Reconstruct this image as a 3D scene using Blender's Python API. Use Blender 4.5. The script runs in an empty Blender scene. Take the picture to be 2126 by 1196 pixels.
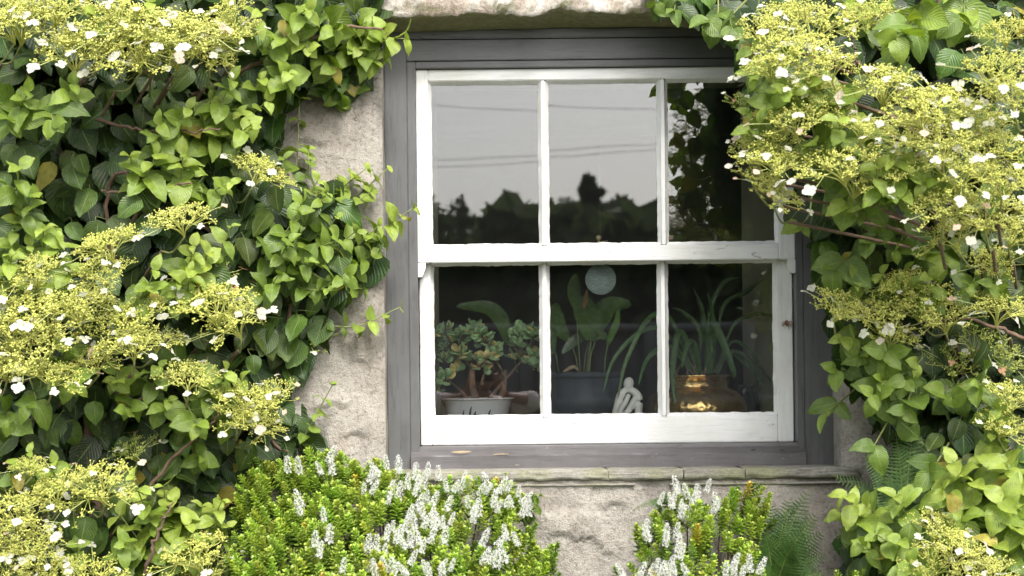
import bpy, bmesh, math, random
import numpy as np
from mathutils import Vector, Matrix, noise
C = bpy.context.scene.collection
S = bpy.context.scene
R = math.radians
# ------------------------------------------------------------------ camera, sky, sun, exposure
EYE = 1.55; DIST = 5.0; F = 3500.0; ROLL = R(0.62); PX, PY = 1010.0, 780.0
cd = bpy.data.cameras.new('camera'); cam = bpy.data.objects.new('render_camera', cd); C.objects.link(cam)
cd.lens = 36 * F / 2126; cd.sensor_width = 36; cd.clip_start = 0.01; cd.clip_end = 2000
cd.shift_x = (1063 - PX) / 2126; cd.shift_y = (PY - 598) / 2126
cd.dof.use_dof = True; cd.dof.focus_distance = 4.9; cd.dof.aperture_fstop = 4.5
cr, sr = math.cos(ROLL), math.sin(ROLL)
cam.matrix_world = Matrix(((cr, sr, 0, 0), (0, 0, -1, -DIST), (-sr, cr, 0, EYE), (0, 0, 0, 1)))
S.camera = cam
w = bpy.data.worlds.new('World'); S.world = w; w.use_nodes = True
nt = w.node_tree; bg = nt.nodes['Background']
SUN_EL, SUN_AZ = R(47), R(164)          # sun in front of the wall, to the right
sky = nt.nodes.new('ShaderNodeTexSky'); sky.sky_type = 'NISHITA'; sky.sun_disc = False
sky.sun_elevation = SUN_EL; sky.sun_rotation = SUN_AZ; sky.dust_density = 4.0; sky.air_density = 1.0; sky.ozone_density = 1.0
hs = nt.nodes.new('ShaderNodeHueSaturation'); hs.inputs['Saturation'].default_value = 0.38
nt.links.new(sky.outputs[0], hs.inputs['Color']); nt.links.new(hs.outputs[0], bg.inputs['Color'])
bg.inputs['Strength'].default_value = 0.15
sd = bpy.data.lights.new('sun', 'SUN'); sun = bpy.data.objects.new('sun', sd); C.objects.link(sun)
sd.energy = 1.3; sd.angle = R(14); sd.color = (1.0, 0.965, 0.91)
sdir = Vector((math.sin(SUN_AZ) * math.cos(SUN_EL), math.cos(SUN_AZ) * math.cos(SUN_EL), math.sin(SUN_EL)))
sun.rotation_euler = (-sdir).to_track_quat('-Z', 'Y').to_euler()
S.view_settings.view_transform = 'Standard'; S.view_settings.look = 'None'; S.view_settings.gamma = 1
S.view_settings.exposure = 1.42
S.cycles.max_bounces = 8; S.cycles.transparent_max_bounces = 16; S.cycles.caustics_reflective = False; S.cycles.caustics_refractive = False

# ------------------------------------------------------------------ helpers
rng = np.random.default_rng(7); random.seed(7)
def P(px, py, Y=0.0):                    # point at wall distance Y that the photo shows at px, py
    du, dv = px - PX, py - PY; d = (DIST + Y) / F
    return np.array(((du * cr - dv * sr) * d, Y, EYE + (-du * sr - dv * cr) * d))
def unP(p):
    d = F / (DIST + p[1]); x, z = p[0] * d, (p[2] - EYE) * d
    return PX + x * cr - z * sr, PY - x * sr - z * cr
def M(px, py, dist):                     # where something dist metres in front of the glass stands to be mirrored at px, py
    du, dv = px - PX, py - PY; d = (DIST + dist) / F
    return np.array(((du * cr - dv * sr) * d, -dist, EYE + (-du * sr - dv * cr) * d))
def tag(o, label=None, cat=None, group=None, kind=None):
    if label: o['label'] = label
    if cat: o['category'] = cat
    if group: o['group'] = group
    if kind: o['kind'] = kind
    return o
def empty(name, loc, label, cat, group=None):
    o = bpy.data.objects.new(name, None); C.objects.link(o); o.location = loc; o.empty_display_size = .05
    return tag(o, label, cat, group)
class MB:
    def __init__(s): s.v = []; s.f = []; s.t = []; s.u = []; s.m = []; s.n = 0
    def add(s, v, f, tint=(1, 1, 1), uv=None, mi=0):
        v = np.asarray(v, float).reshape(-1, 3); n = len(v)
        for a in (f if isinstance(f, list) and len(f) and isinstance(f[0], np.ndarray) else [np.asarray(f, int)]):
            if len(a): s.f.append(a + s.n); s.m.append(np.full(len(a), mi))
        t = np.asarray(tint, float); s.t.append(np.broadcast_to(t, (n, 3)) if t.ndim == 1 else t)
        s.u.append(np.zeros((n, 2)) if uv is None else np.asarray(uv, float)); s.v.append(v); s.n += n
    def mesh(s, name, mats, smooth=True):
        V = np.concatenate(s.v); me = bpy.data.meshes.new(name)
        me.vertices.add(len(V)); me.vertices.foreach_set('co', V.ravel().astype(np.float32))
        tot = np.concatenate([np.full(len(a), a.shape[1]) for a in s.f]); idx = np.concatenate([a.ravel() for a in s.f])
        me.loops.add(len(idx)); me.loops.foreach_set('vertex_index', idx.astype(np.int32))
        me.polygons.add(len(tot)); st = np.concatenate([[0], np.cumsum(tot)[:-1]])
        me.polygons.foreach_set('loop_start', st.astype(np.int32)); me.polygons.foreach_set('loop_total', tot.astype(np.int32))
        me.polygons.foreach_set('material_index', np.concatenate(s.m).astype(np.int32))
        me.update(calc_edges=True)
        me.polygons.foreach_set('use_smooth', np.full(len(tot), smooth))
        a = me.attributes.new('tint', 'FLOAT_COLOR', 'POINT'); T = np.concatenate(s.t); a.data.foreach_set('color', np.c_[T, np.ones(len(T))].ravel().astype(np.float32))
        a = me.attributes.new('luv', 'FLOAT_VECTOR', 'POINT'); U = np.concatenate(s.u); a.data.foreach_set('vector', np.c_[U, np.zeros(len(U))].ravel().astype(np.float32))
        for m in (mats if isinstance(mats, (list, tuple)) else [mats]): me.materials.append(m)
        me.validate(); return me
    def build(s, name, mats, parent=None, smooth=True, label=None):
        o = bpy.data.objects.new(name, s.mesh(name, mats, smooth)); C.objects.link(o)
        if parent is not None:
            o.parent = parent; o.matrix_parent_inverse = wmat(parent).inverted()
        if label: o['label'] = label
        return o
def wmat(o):                              # world matrix without a depsgraph update
    m = o.matrix_basis.copy() if hasattr(o, 'matrix_basis') else Matrix.LocRotScale(o.location, o.rotation_euler, o.scale)
    if o.parent: m = wmat(o.parent) @ o.matrix_parent_inverse @ m
    return m
def norm(a): a = np.asarray(a, float); return a / (np.linalg.norm(a, axis=-1, keepdims=True) + 1e-9)
def tube(mb, pts, rad, sides=6, tint=(1, 1, 1), cap=True, flat=None, mi=0):
    pts = np.asarray(pts, float); n = len(pts); rad = np.atleast_1d(np.asarray(rad, float)); rad = np.interp(np.linspace(0, 1, n), np.linspace(0, 1, len(rad)), rad) if len(rad) > 1 else np.full(n, rad[0])
    tg = norm(np.gradient(pts, axis=0)); up = np.array((0, 0, 1.)) if abs(tg[0][2]) < .9 else np.array((1., 0, 0))
    a = norm(np.cross(tg, up)); b = np.cross(tg, a); ang = np.linspace(0, 2 * np.pi, sides, endpoint=False)
    V = pts[:, None] + rad[:, None, None] * (np.cos(ang)[None, :, None] * a[:, None] + np.sin(ang)[None, :, None] * b[:, None] * (flat or 1))
    i = np.arange(n - 1)[:, None] * sides; j = np.arange(sides)[None]; k = (j + 1) % sides
    f = [np.stack([i + j, i + k, i + sides + k, i + sides + j], -1).reshape(-1, 4)]
    if cap: f += [np.arange(sides)[::-1][None], (np.arange(sides) + (n - 1) * sides)[None]]
    L = np.linspace(0, 1, n); uv = np.stack([np.broadcast_to(ang[None] / 6.28, (n, sides)), np.broadcast_to(L[:, None], (n, sides))], -1).reshape(-1, 2)
    mb.add(V.reshape(-1, 3), f, tint, uv, mi)
def bez(pts, n=12):                       # Catmull-Rom through pts
    p = np.asarray(pts, float)
    if len(p) == 2: return p[0] + (p[1] - p[0]) * np.linspace(0, 1, n)[:, None]
    q = np.vstack([2 * p[0] - p[1], p, 2 * p[-1] - p[-2]]); out = []; m = len(p) - 1; per = max(2, n // m)
    for i in range(m):
        a, b, c, d = q[i:i + 4]
        for t in np.linspace(0, 1, per, endpoint=False):
            out.append(.5 * ((2 * b) + (-a + c) * t + (2 * a - 5 * b + 4 * c - d) * t * t + (-a + 3 * b - 3 * c + d) * t ** 3))
    out.append(p[-1]); return np.array(out)
def box(mb, x0, x1, y0, y1, z0, z1, bev=.0015, tint=(1, 1, 1), mi=0):
    bm = bmesh.new(); bmesh.ops.create_cube(bm, size=1)
    for v in bm.verts: v.co = Vector((x0 + (v.co.x + .5) * (x1 - x0), y0 + (v.co.y + .5) * (y1 - y0), z0 + (v.co.z + .5) * (z1 - z0)))
    if bev: bmesh.ops.bevel(bm, geom=bm.edges[:], offset=bev, segments=2, affect='EDGES', clamp_overlap=True)
    addbm(mb, bm, tint, mi)
def addbm(mb, bm, tint=(1, 1, 1), mi=0):
    bm.verts.ensure_lookup_table(); V = [v.co[:] for v in bm.verts]; d = {}
    for f in bm.faces: d.setdefault(len(f.verts), []).append([v.index for v in f.verts])
    mb.add(V, [np.array(x) for x in d.values()], tint, None, mi); bm.free()
def lathe(mb, prof, c, seg=40, tint=(1, 1, 1), mi=0, cap=True):
    prof = np.asarray(prof, float); n = len(prof); a = np.linspace(0, 2 * np.pi, seg, endpoint=False)
    V = np.stack([c[0] + prof[:, None, 0] * np.cos(a), c[1] + prof[:, None, 0] * np.sin(a), c[2] + np.broadcast_to(prof[:, None, 1], (n, seg))], -1)
    i = np.arange(n - 1)[:, None] * seg; j = np.arange(seg)[None]; k = (j + 1) % seg
    f = [np.stack([i + j, i + k, i + seg + k, i + seg + j], -1).reshape(-1, 4)]
    if cap: f += [np.arange(seg)[::-1][None], (np.arange(seg) + (n - 1) * seg)[None]]
    uv = np.stack([np.broadcast_to(a[None] / 6.283, (n, seg)), np.broadcast_to(prof[:, None, 1], (n, seg))], -1).reshape(-1, 2)
    mb.add(V.reshape(-1, 3), f, tint, uv, mi)
def ball(mb, c, r, tint=(1, 1, 1), sub=2, mi=0, rot=None):
    bm = bmesh.new(); bmesh.ops.create_icosphere(bm, subdivisions=sub, radius=1)
    m = Matrix.Diagonal(Vector((r[0], r[1], r[2], 1)) if hasattr(r, '__len__') else Vector((r, r, r, 1)))
    if rot: m = rot.to_4x4() @ m
    bm.transform(Matrix.Translation(Vector(c)) @ m); addbm(mb, bm, tint, mi)
def inpoly(px, py, poly):
    px = np.asarray(px, float); py = np.asarray(py, float); ins = np.zeros(px.shape, bool); n = len(poly)
    for i in range(n):
        x0, y0 = poly[i]; x1, y1 = poly[i - 1]
        if y0 != y1: ins ^= ((y0 > py) != (y1 > py)) & (px < (x1 - x0) * (py - y0) / (y1 - y0) + x0)
    return ins
def frames(d, n):                         # rotation stacks: columns X, Y = d, Z ~ n
    d = norm(d); x = norm(np.cross(d, n)); z = np.cross(x, d)
    return np.stack([x, d, z], -1)
def put(mb, T, loc, rot, sc, tint):       # many copies of template T = (verts, faces, uv, tintmul)
    v, f, uv, tm = T; n = len(loc)
    if n == 0: return
    sc = np.broadcast_to(np.asarray(sc, float), (n,))
    V = np.einsum('nij,kj->nki', rot, v) * sc[:, None, None] + np.asarray(loc)[:, None]
    k = len(v); off = (np.arange(n) * k)[:, None, None]
    fs = [(a[None] + off).reshape(-1, a.shape[1]) for a in f]
    tt = np.asarray(tint)[:, None, :] * (tm if tm is not None else np.ones((k, 3)))[None]
    mb.add(V.reshape(-1, 3), fs, np.ascontiguousarray(tt.reshape(-1, 3)), np.tile(uv, (n, 1)))

# ------------------------------------------------------------------ materials
def mat(name, color=(.5, .5, .5), rough=.6, metal=0, attr=False):
    m = bpy.data.materials.new(name); m.use_nodes = True; n = m.node_tree.nodes; b = n['Principled BSDF']
    b.inputs['Base Color'].default_value = (*color, 1); b.inputs['Roughness'].default_value = rough; b.inputs['Metallic'].default_value = metal
    return m
class NT:
    def __init__(s, m): s.t = m.node_tree; s.n = s.t.nodes; s.b = s.n.get('Principled BSDF'); s.out = s.n['Material Output']
    def new(s, ty, **kw):
        q = s.n.new('ShaderNode' + ty)
        for k, v in kw.items():
            if k.startswith('i_'): q.inputs[k[2:]].default_value = v
            else: setattr(q, k, v)
        return q
    def link(s, a, b): s.t.links.new(a, b)
    def coord(s): return s.new('TexCoord').outputs['Object']
    def noise(s, vec, scale, detail=6, rough=.6, dist=0):
        q = s.new('TexNoise'); q.inputs['Scale'].default_value = scale; q.inputs['Detail'].default_value = detail
        q.inputs['Roughness'].default_value = rough; q.inputs['Distortion'].default_value = dist; s.link(vec, q.inputs['Vector']); return q.outputs['Fac']
    def ramp(s, fac, stops):
        q = s.new('ValToRGB'); e = q.color_ramp.elements
        while len(e) < len(stops): e.new(.5)
        for el, (p, c) in zip(e, stops): el.position = p; el.color = (*c, 1) if len(c) == 3 else c
        s.link(fac, q.inputs['Fac']); return q.outputs['Color']
    def mix(s, fac, a, b, mode='MIX'):
        q = s.new('Mix', data_type='RGBA', blend_type=mode)
        for val, i in ((fac, 0), (a, 6), (b, 7)):
            if hasattr(val, 'is_linked'): s.link(val, q.inputs[i])
            else: q.inputs[i].default_value = val if i == 0 else (*val, 1)
        return q.outputs[2]
    def math(s, op, a, b=0.0, c=0.0):
        q = s.new('Math', operation=op)
        for i, v in enumerate((a, b, c)):
            if hasattr(v, 'is_linked'): s.link(v, q.inputs[i])
            else: q.inputs[i].default_value = v
        return q.outputs[0]
    def bump(s, h, st, dist=.01, to=None):
        q = s.new('Bump'); q.inputs['Strength'].default_value = st; q.inputs['Distance'].default_value = dist; s.link(h, q.inputs['Height'])
        if to is not None: s.link(to, q.inputs['Normal'])
        s.link(q.outputs[0], s.b.inputs['Normal']); return q.outputs[0]
    def scaled(s, vec, sx, sy, sz):
        q = s.new('Mapping'); s.link(vec, q.inputs[0]); q.inputs['Scale'].default_value = (sx, sy, sz); return q.outputs[0]
def leaf_mat(name, veins=True, rough=.42, trans=.3, freq=9, spec=.5, blotch=.25):
    m = mat(name, rough=rough); q = NT(m); at = q.new('Attribute', attribute_name='tint'); uvn = q.new('Attribute', attribute_name='luv')
    sx = q.new('SeparateXYZ'); q.link(uvn.outputs['Vector'], sx.inputs[0]); u, v = sx.outputs[0], sx.outputs[1]
    nz = q.noise(q.coord(), 60, 3); base = q.mix(q.math('MULTIPLY', nz, blotch * 2), at.outputs['Color'], (.3, .3, .3), 'MULTIPLY') if blotch else at.outputs['Color']
    base = q.mix(.9, base, q.ramp(nz, [(.35, (.72, .74, .70)), (.65, (1.25, 1.2, 1.15))]), 'MULTIPLY')
    if veins: base = q.mix(q.math('MULTIPLY', q.math('GREATER_THAN', q.math('ADD', q.noise(q.coord(), 130, 3), q.math('MULTIPLY', q.noise(q.coord(), 5, 2), .35)), .86), .75), base, (.20, .13, .04))
    col = base
    if veins:
        au = q.math('ABSOLUTE', q.math('SUBTRACT', u, .5))
        mid = q.math('LESS_THAN', au, .022)
        ph = q.math('FRACT', q.math('MULTIPLY', q.math('SUBTRACT', v, q.math('MULTIPLY', au, .95)), freq))
        sv = q.math('MULTIPLY', q.math('LESS_THAN', q.math('ABSOLUTE', q.math('SUBTRACT', ph, .5)), .06), .30)
        vn = q.math('MAXIMUM', mid, sv)
        col = q.mix(q.math('MULTIPLY', vn, .40), base, (.30, .42, .13))
        pil = q.math('SINE', q.math('MULTIPLY', q.math('SUBTRACT', v, q.math('MULTIPLY', au, .95)), freq * 6.283))
        q.bump(q.math('SUBTRACT', q.math('MULTIPLY', pil, -.5), mid), .35, .002)
    q.link(col, q.b.inputs['Base Color']); q.b.inputs['Specular IOR Level'].default_value = spec
    tr = q.new('BsdfTranslucent'); tc = q.mix(1.0, col, (1.25, 1.35, .5), 'MULTIPLY'); q.link(tc, tr.inputs['Color'])
    mx = q.new('MixShader'); mx.inputs[0].default_value = trans; q.link(q.b.outputs[0], mx.inputs[1]); q.link(tr.outputs[0], mx.inputs[2]); q.link(mx.outputs[0], q.out.inputs['Surface'])
    return m
def tint_mat(name, rough=.6, trans=0, nscale=0, metal=0, bump=0):
    m = mat(name, rough=rough, metal=metal); q = NT(m); at = q.new('Attribute', attribute_name='tint'); col = at.outputs['Color']
    if nscale:
        nz = q.noise(q.coord(), nscale, 5); col = q.mix(1.0, col, q.ramp(nz, [(.3, (.6, .6, .6)), (.7, (1.2, 1.2, 1.2))]), 'MULTIPLY')
        if bump: q.bump(nz, bump, .003)
    q.link(col, q.b.inputs['Base Color'])
    if trans:
        tr = q.new('BsdfTranslucent'); q.link(col, tr.inputs['Color']); mx = q.new('MixShader'); mx.inputs[0].default_value = trans
        q.link(q.b.outputs[0], mx.inputs[1]); q.link(tr.outputs[0], mx.inputs[2]); q.link(mx.outputs[0], q.out.inputs['Surface'])
    return m
M_leaf = leaf_mat('hydrangea_leaf'); M_hebe = leaf_mat('hebe_leaf', False, .35, .3, blotch=0); M_fern = leaf_mat('fern_leaf', False, .6, .35, blotch=0)
M_buds = tint_mat('flower_buds', .6, .2); M_petal = tint_mat('petals', .7, .55); M_bark = tint_mat('bark', .85, 0, 40, bump=.5)
M_stem = tint_mat('green_stem', .5); M_jade = tint_mat('jade_leaf', .28); M_strap = leaf_mat('strap_leaf', False, .35, .25, blotch=0)
M_crown = tint_mat('tree_leaf', .7, .45)

def render_wall_mat():
    m = mat('lime_render', rough=.92); q = NT(m); c = q.coord()
    big = q.noise(c, 2.2, 6, .62, .6); mid = q.noise(c, 9, 8, .7); fine = q.noise(c, 90, 6, .75); grit = q.noise(c, 260, 3, .6)
    col = q.ramp(big, [(.30, (.20, .172, .145)), (.43, (.32, .285, .245)), (.56, (.41, .38, .335)), (.70, (.31, .265, .225))])
    col = q.mix(.85, col, q.ramp(mid, [(.30, (.62, .60, .58)), (.5, (1, 1, 1)), (.72, (1.18, 1.16, 1.13))]), 'MULTIPLY')
    col = q.mix(.8, col, q.ramp(fine, [(.34, (.45, .42, .40)), (.47, (1, 1, 1)), (.66, (1.2, 1.2, 1.2))]), 'MULTIPLY')
    vor = q.new('TexVoronoi', feature='DISTANCE_TO_EDGE'); vor.inputs['Scale'].default_value = 4.2
    wv = q.new('VectorMath', operation='ADD'); q.link(c, wv.inputs[0]); nn = q.new('TexNoise'); nn.inputs['Scale'].default_value = 7; nn.inputs['Detail'].default_value = 5
    q.link(c, nn.inputs['Vector']); sc2 = q.new('VectorMath', operation='SCALE'); q.link(nn.outputs['Color'], sc2.inputs[0]); sc2.inputs['Scale'].default_value = .35
    q.link(sc2.outputs[0], wv.inputs[1]); q.link(wv.outputs[0], vor.inputs['Vector'])
    thick = q.math('MULTIPLY', q.math('GREATER_THAN', q.noise(c, 3.3, 3), .60), .004)
    crack = q.math('LESS_THAN', vor.outputs['Distance'], thick)
    col = q.mix(q.math('MULTIPLY', crack, .75), col, (.07, .055, .045))
    alg = q.math('GREATER_THAN', q.noise(c, 1.7, 4), .6); col = q.mix(q.math('MULTIPLY', alg, .15), col, (.20, .20, .10))
    q.link(col, q.b.inputs['Base Color'])
    h = q.math('ADD', q.math('MULTIPLY', fine, .6), q.math('ADD', q.math('MULTIPLY', mid, 1.4), q.math('MULTIPLY', crack, -.8)))
    h = q.math('ADD', h, q.math('MULTIPLY', grit, .25)); q.bump(h, 1.0, .014); return m
def stone_mat():
    m = mat('lintel_stone', rough=.85); q = NT(m); c = q.coord()
    a = q.noise(q.scaled(c, 1, 1, .6), 8, 7, .7, .5); b = q.noise(c, 50, 8, .8); d = q.noise(q.scaled(c, 1.4, 1, .35), 11, 4, .6)
    col = q.ramp(a, [(.3, (.34, .26, .21)), (.46, (.50, .43, .36)), (.56, (.66, .62, .57)), (.75, (.50, .38, .31))])
    col = q.mix(.9, col, q.ramp(b, [(.34, (.5, .47, .45)), (.5, (1, 1, 1)), (.62, (1.3, 1.28, 1.25))]), 'MULTIPLY')
    col = q.mix(q.ramp(d, [(.62, (0, 0, 0)), (.72, (.7, .7, .7))]), col, (.12, .10, .09))
    # green algae grow on the damp underside
    g = q.new('NewGeometry'); sz = q.new('SeparateXYZ'); q.link(g.outputs['True Normal'], sz.inputs[0])
    un = q.math('MULTIPLY', q.math('MAXIMUM', q.math('MULTIPLY', q.math('ADD', sz.outputs[2], .35), -3.0), 0), 1.0); un = q.math('MINIMUM', un, .9)
    col = q.mix(un, col, q.ramp(b, [(.3, (.17, .165, .07)), (.7, (.32, .31, .15))]))
    q.link(col, q.b.inputs['Base Color']); q.bump(q.math('ADD', b, q.math('MULTIPLY', a, .8)), .9, .012); return m
def slate_mat():
    m = mat('sill_slate', rough=.8); q = NT(m); c = q.coord()
    s = q.noise(q.scaled(c, .35, 1, 6), 22, 7, .75); a = q.noise(c, 7, 5, .6); f = q.noise(c, 120, 5, .7)
    col = q.ramp(s, [(.3, (.10, .095, .08)), (.48, (.24, .225, .19)), (.62, (.36, .34, .30)), (.75, (.20, .19, .15))])
    col = q.mix(q.ramp(a, [(.45, (0, 0, 0)), (.62, (.7, .7, .7))]), col, (.20, .21, .10))
    col = q.mix(.7, col, q.ramp(f, [(.35, (.6, .6, .6)), (.6, (1.15, 1.15, 1.15))]), 'MULTIPLY')
    q.link(col, q.b.inputs['Base Color']); q.bump(q.math('ADD', s, q.math('MULTIPLY', f, .4)), .9, .006); return m
def paint_mat(name, base, under, rough, dirt, peel=.66, horiz=True, wear=True, grain=.7):
    m = mat(name, rough=rough); q = NT(m); c = q.coord()
    cs = q.scaled(c, .16, 1, 1.6) if horiz else q.scaled(c, 1.6, 1, .16)
    gr = q.noise(cs, 60, 7, .7); bl = q.noise(c, 5, 5, .6); pk = q.noise(q.scaled(c, .5, 1, 1.3) if horiz else q.scaled(c, 1.3, 1, .5), 30, 6, .7, 1.0); fi = q.noise(c, 220, 4, .6)
    col = q.mix(1.0, base, q.ramp(bl, [(.3, dirt), (.6, (1, 1, 1))]), 'MULTIPLY')
    col = q.mix(grain, col, q.ramp(gr, [(.34, (.60, .60, .60)), (.5, (1, 1, 1)), (.7, (1.06, 1.06, 1.06))]), 'MULTIPLY')
    if wear:
        mk = q.ramp(pk, [(peel, (0, 0, 0)), (peel + .015, (1, 1, 1))]); col = q.mix(q.math('MULTIPLY', mk, .8), col, under)
        q.bump(q.math('ADD', q.math('MULTIPLY', gr, .5), q.math('SUBTRACT', q.math('MULTIPLY', fi, .12), q.math('MULTIPLY', mk, .9))), .5, .003)
    else: q.bump(q.math('ADD', gr, q.math('MULTIPLY', fi, .2)), .3, .002)
    q.link(col, q.b.inputs['Base Color']); return m
M_wall = render_wall_mat(); M_lintel = stone_mat(); M_slate = slate_mat()
M_white = paint_mat('white_paint', (.71, .71, .70), (.36, .31, .26), .38, (.84, .83, .78), .655, grain=.3)
M_whitev = paint_mat('white_paint_upright', (.71, .71, .70), (.36, .31, .26), .38, (.84, .83, .78), .68, False, grain=.3)
M_grey = paint_mat('grey_paint', (.099, .100, .099), (.03, .028, .026), .45, (.70, .69, .68), .655)
M_greyv = paint_mat('grey_paint_upright', (.099, .100, .099), (.05, .045, .042), .42, (.78, .77, .76), .69, False)
M_greysill = paint_mat('grey_sill_paint', (.115, .108, .110), (.30, .26, .21), .45, (.7, .68, .66), .66)
M_bare = mat('bare_wood', (.42, .33, .22), .85)
def glass_mat():
    m = bpy.data.materials.new('window_glass'); m.use_nodes = True; q = NT(m); q.n.remove(q.b)
    fr = q.new('Fresnel'); fr.inputs['IOR'].default_value = 1.76; tr = q.new('BsdfTransparent'); tr.inputs['Color'].default_value = (.98, .99, .98, 1)
    gl = q.new('BsdfGlossy'); gl.inputs['Roughness'].default_value = 0.0; gl.inputs['Color'].default_value = (1, 1, 1, 1)
    c = q.coord(); bp = q.new('Bump'); bp.inputs['Strength'].default_value = .12; bp.inputs['Distance'].default_value = .0016; q.link(q.noise(c, 3.2, 2, .4), bp.inputs['Height'])
    q.link(bp.outputs[0], gl.inputs['Normal'])
    sp = q.math('GREATER_THAN', q.noise(c, 130, 2, .5), .80)
    mx = q.new('MixShader'); q.link(fr.outputs[0], mx.inputs[0]); q.link(tr.outputs[0], mx.inputs[1]); q.link(gl.outputs[0], mx.inputs[2])
    df = q.new('BsdfDiffuse'); df.inputs['Color'].default_value = (.6, .6, .57, 1); m2 = q.new('MixShader')
    q.link(q.math('ADD', q.math('MULTIPLY', sp, .35), .006), m2.inputs[0]); q.link(mx.outputs[0], m2.inputs[1]); q.link(df.outputs[0], m2.inputs[2]); q.link(m2.outputs[0], q.out.inputs['Surface'])
    return m
M_glass = glass_mat()

# ------------------------------------------------------------------ ground
def noisy(name, c0, c1, sc, rough=.9, bump=.5):
    m = mat(name, rough=rough); q = NT(m); c = q.coord(); a = q.noise(c, sc, 8, .7)
    q.link(q.ramp(a, [(.35, c0), (.65, c1)]), q.b.inputs['Base Color']); q.bump(a, bump, .02); return m
g = MB(); n = 60; xs = np.sign(np.linspace(-1, 1, n)) * np.abs(np.linspace(-1, 1, n)) ** 3 * 600
X, Y_ = np.meshgrid(xs, xs); V = np.stack([X, Y_, np.zeros_like(X)], -1).reshape(-1, 3)
V[:, 2] = -0.0
i = np.arange((n - 1))[:, None] * n + np.arange(n - 1)[None]; g.add(V, np.stack([i, i + 1, i + n + 1, i + n], -1).reshape(-1, 4))
tag(g.build('ground', noisy('lawn_ground', (.04, .075, .02), (.09, .13, .04), 3)), kind='structure')
pv = MB(); box(pv, -6, 6, -4.2, -1.2, 0, .03, .004); tag(pv.build('path', noisy('paving', (.16, .15, .14), (.28, .27, .25), 4)), kind='structure')

# ------------------------------------------------------------------ cottage
cot = empty('cottage', (0, .2, 0), 'old stone cottage with pinkish lime rendered wall around the window', 'house')
WF = -0.17                                # wall face; the window frame stands at Y = 0
OL, OR, OT, OB = -0.292, 1.018, EYE + 1.007, EYE - 0.273    # opening
LEDGES = [np.array([P(*q_, WF)[[0, 2]] for q_ in l_]) for l_ in ([(655, 660), (690, 645), (720, 640), (748, 650)], [(722, 752), (745, 748), (768, 756), (776, 778)], [(600, 560), (640, 548), (690, 556)], [(640, 850), (690, 838), (740, 845)], [(1235, 1052), (1275, 1045), (1310, 1056)], [(1130, 1120), (1180, 1108), (1240, 1128), (1290, 1160)], [(700, 905), (740, 900), (770, 912)], [(590, 300), (640, 292), (690, 300)])]
for l_ in LEDGES: l_[:] = l_[np.argsort(l_[:, 0])]
def relief(x, z):
    e_ = 0.
    for l_ in LEDGES:
        if l_[0, 0] < x < l_[-1, 0]:
            dz = z - np.interp(x, l_[:, 0], l_[:, 1]) - .016 * noise.fractal(Vector((x * 22, 1, 2)), 1, 2, 3); fd = min(1, (x - l_[0, 0]) / .03, (l_[-1, 0] - x) / .03)
            if -.07 < dz < .12: e_ += fd * ((.008 * math.exp(-dz / .05)) if dz > 0 else -.006 * math.exp(dz / .03))
    return e_ + relief0(x, z)
def relief0(x, z):
    v = Vector((x, 3.1, z)); h = noise.fractal(v * 2.4, 1, 2, 4) * .026 + noise.fractal(v * 9, 1, 2, 4) * .006
    h += noise.fractal(v * 45, .8, 2, 2) * .0013; return h
wl = MB(); st = .0095; gx = np.arange(-1.9, 2.0, st); gz = np.arange(.55, 3.0, st)
gx = np.sort(np.append(gx[(abs(gx - OL) > st * .6) & (abs(gx - OR) > st * .6)], [OL, OR])); gz = np.sort(np.append(gz[(abs(gz - OB) > st * .6) & (abs(gz - OT) > st * .6)], [OB, OT]))
nx, nz_ = len(gx), len(gz); V = np.zeros((nz_, nx, 3))
for b, z in enumerate(gz):
    for a, x in enumerate(gx):
        y = WF - relief(x, z) if True else 0
        dx = max(OL - x, x - OR); inz = OB - .001 <= z <= OT + .001
        if inz and 0 <= dx < .05: k = 1 - dx / .05; y = y * (1 - k) + (WF + .004) * k + .022 * k * k
        if abs(z - OB + .02) < .10 and OL - .1 < x < OR + .07: y = max(y, WF - .010)
        if z > OT - .03: y = max(y, WF - .006)
        if abs(x - gx[0]) < .001 or abs(x - gx[-1]) < .001 or b == 0 or b == nz_ - 1: y = WF
        V[b, a] = (x, y, z)
f = []
for b in range(nz_ - 1):
    zc = (gz[b] + gz[b + 1]) / 2
    for a in range(nx - 1):
        xc = (gx[a] + gx[a + 1]) / 2
        if OL < xc < OR and OB < zc < OT + .13: continue
        k = b * nx + a; f.append((k, k + 1, k + nx + 1, k + nx))
wl.add(V.reshape(-1, 3), np.array(f))
def rect(mb, pts): mb.add(pts, np.array([[0, 1, 2, 3]]))
# reveals, rounded in from the wall face
for xx, s in ((OL, 1), (OR, -1)):
    zz = gz[(gz >= OB - .001) & (gz <= OT + .001)]; ai = int(np.argmin(abs(gx - xx))); rows = []
    ys = np.linspace(0, 1, 9)
    for z in zz:
        y0 = V[int(np.argmin(abs(gz - z))), ai, 1]
        rows.append([(xx + s * (-.0 + .003 * noise.noise(Vector((z * 9, t * 3, xx)))) * (t > 0), y0 + (.06 - y0) * t, z) for t in ys])
    A = np.array(rows); nn = len(zz); i = np.arange(nn - 1)[:, None] * 9 + np.arange(8)[None]
    fr_ = np.stack([i, i + 1, i + 10, i + 9], -1).reshape(-1, 4); wl.add(A.reshape(-1, 3), fr_ if s > 0 else fr_[:, ::-1])
X0, X1, Z0, Z1 = gx[0], gx[-1], gz[0], gz[-1]
for a, b, c_, d in ((-6, X0, 0, 5), (X1, 7, 0, 5), (X0, X1, 0, Z0), (X0, X1, Z1, 5)):
    rect(wl, [(a, WF, c_), (b, WF, c_), (b, WF, d), (a, WF, d)])
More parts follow.
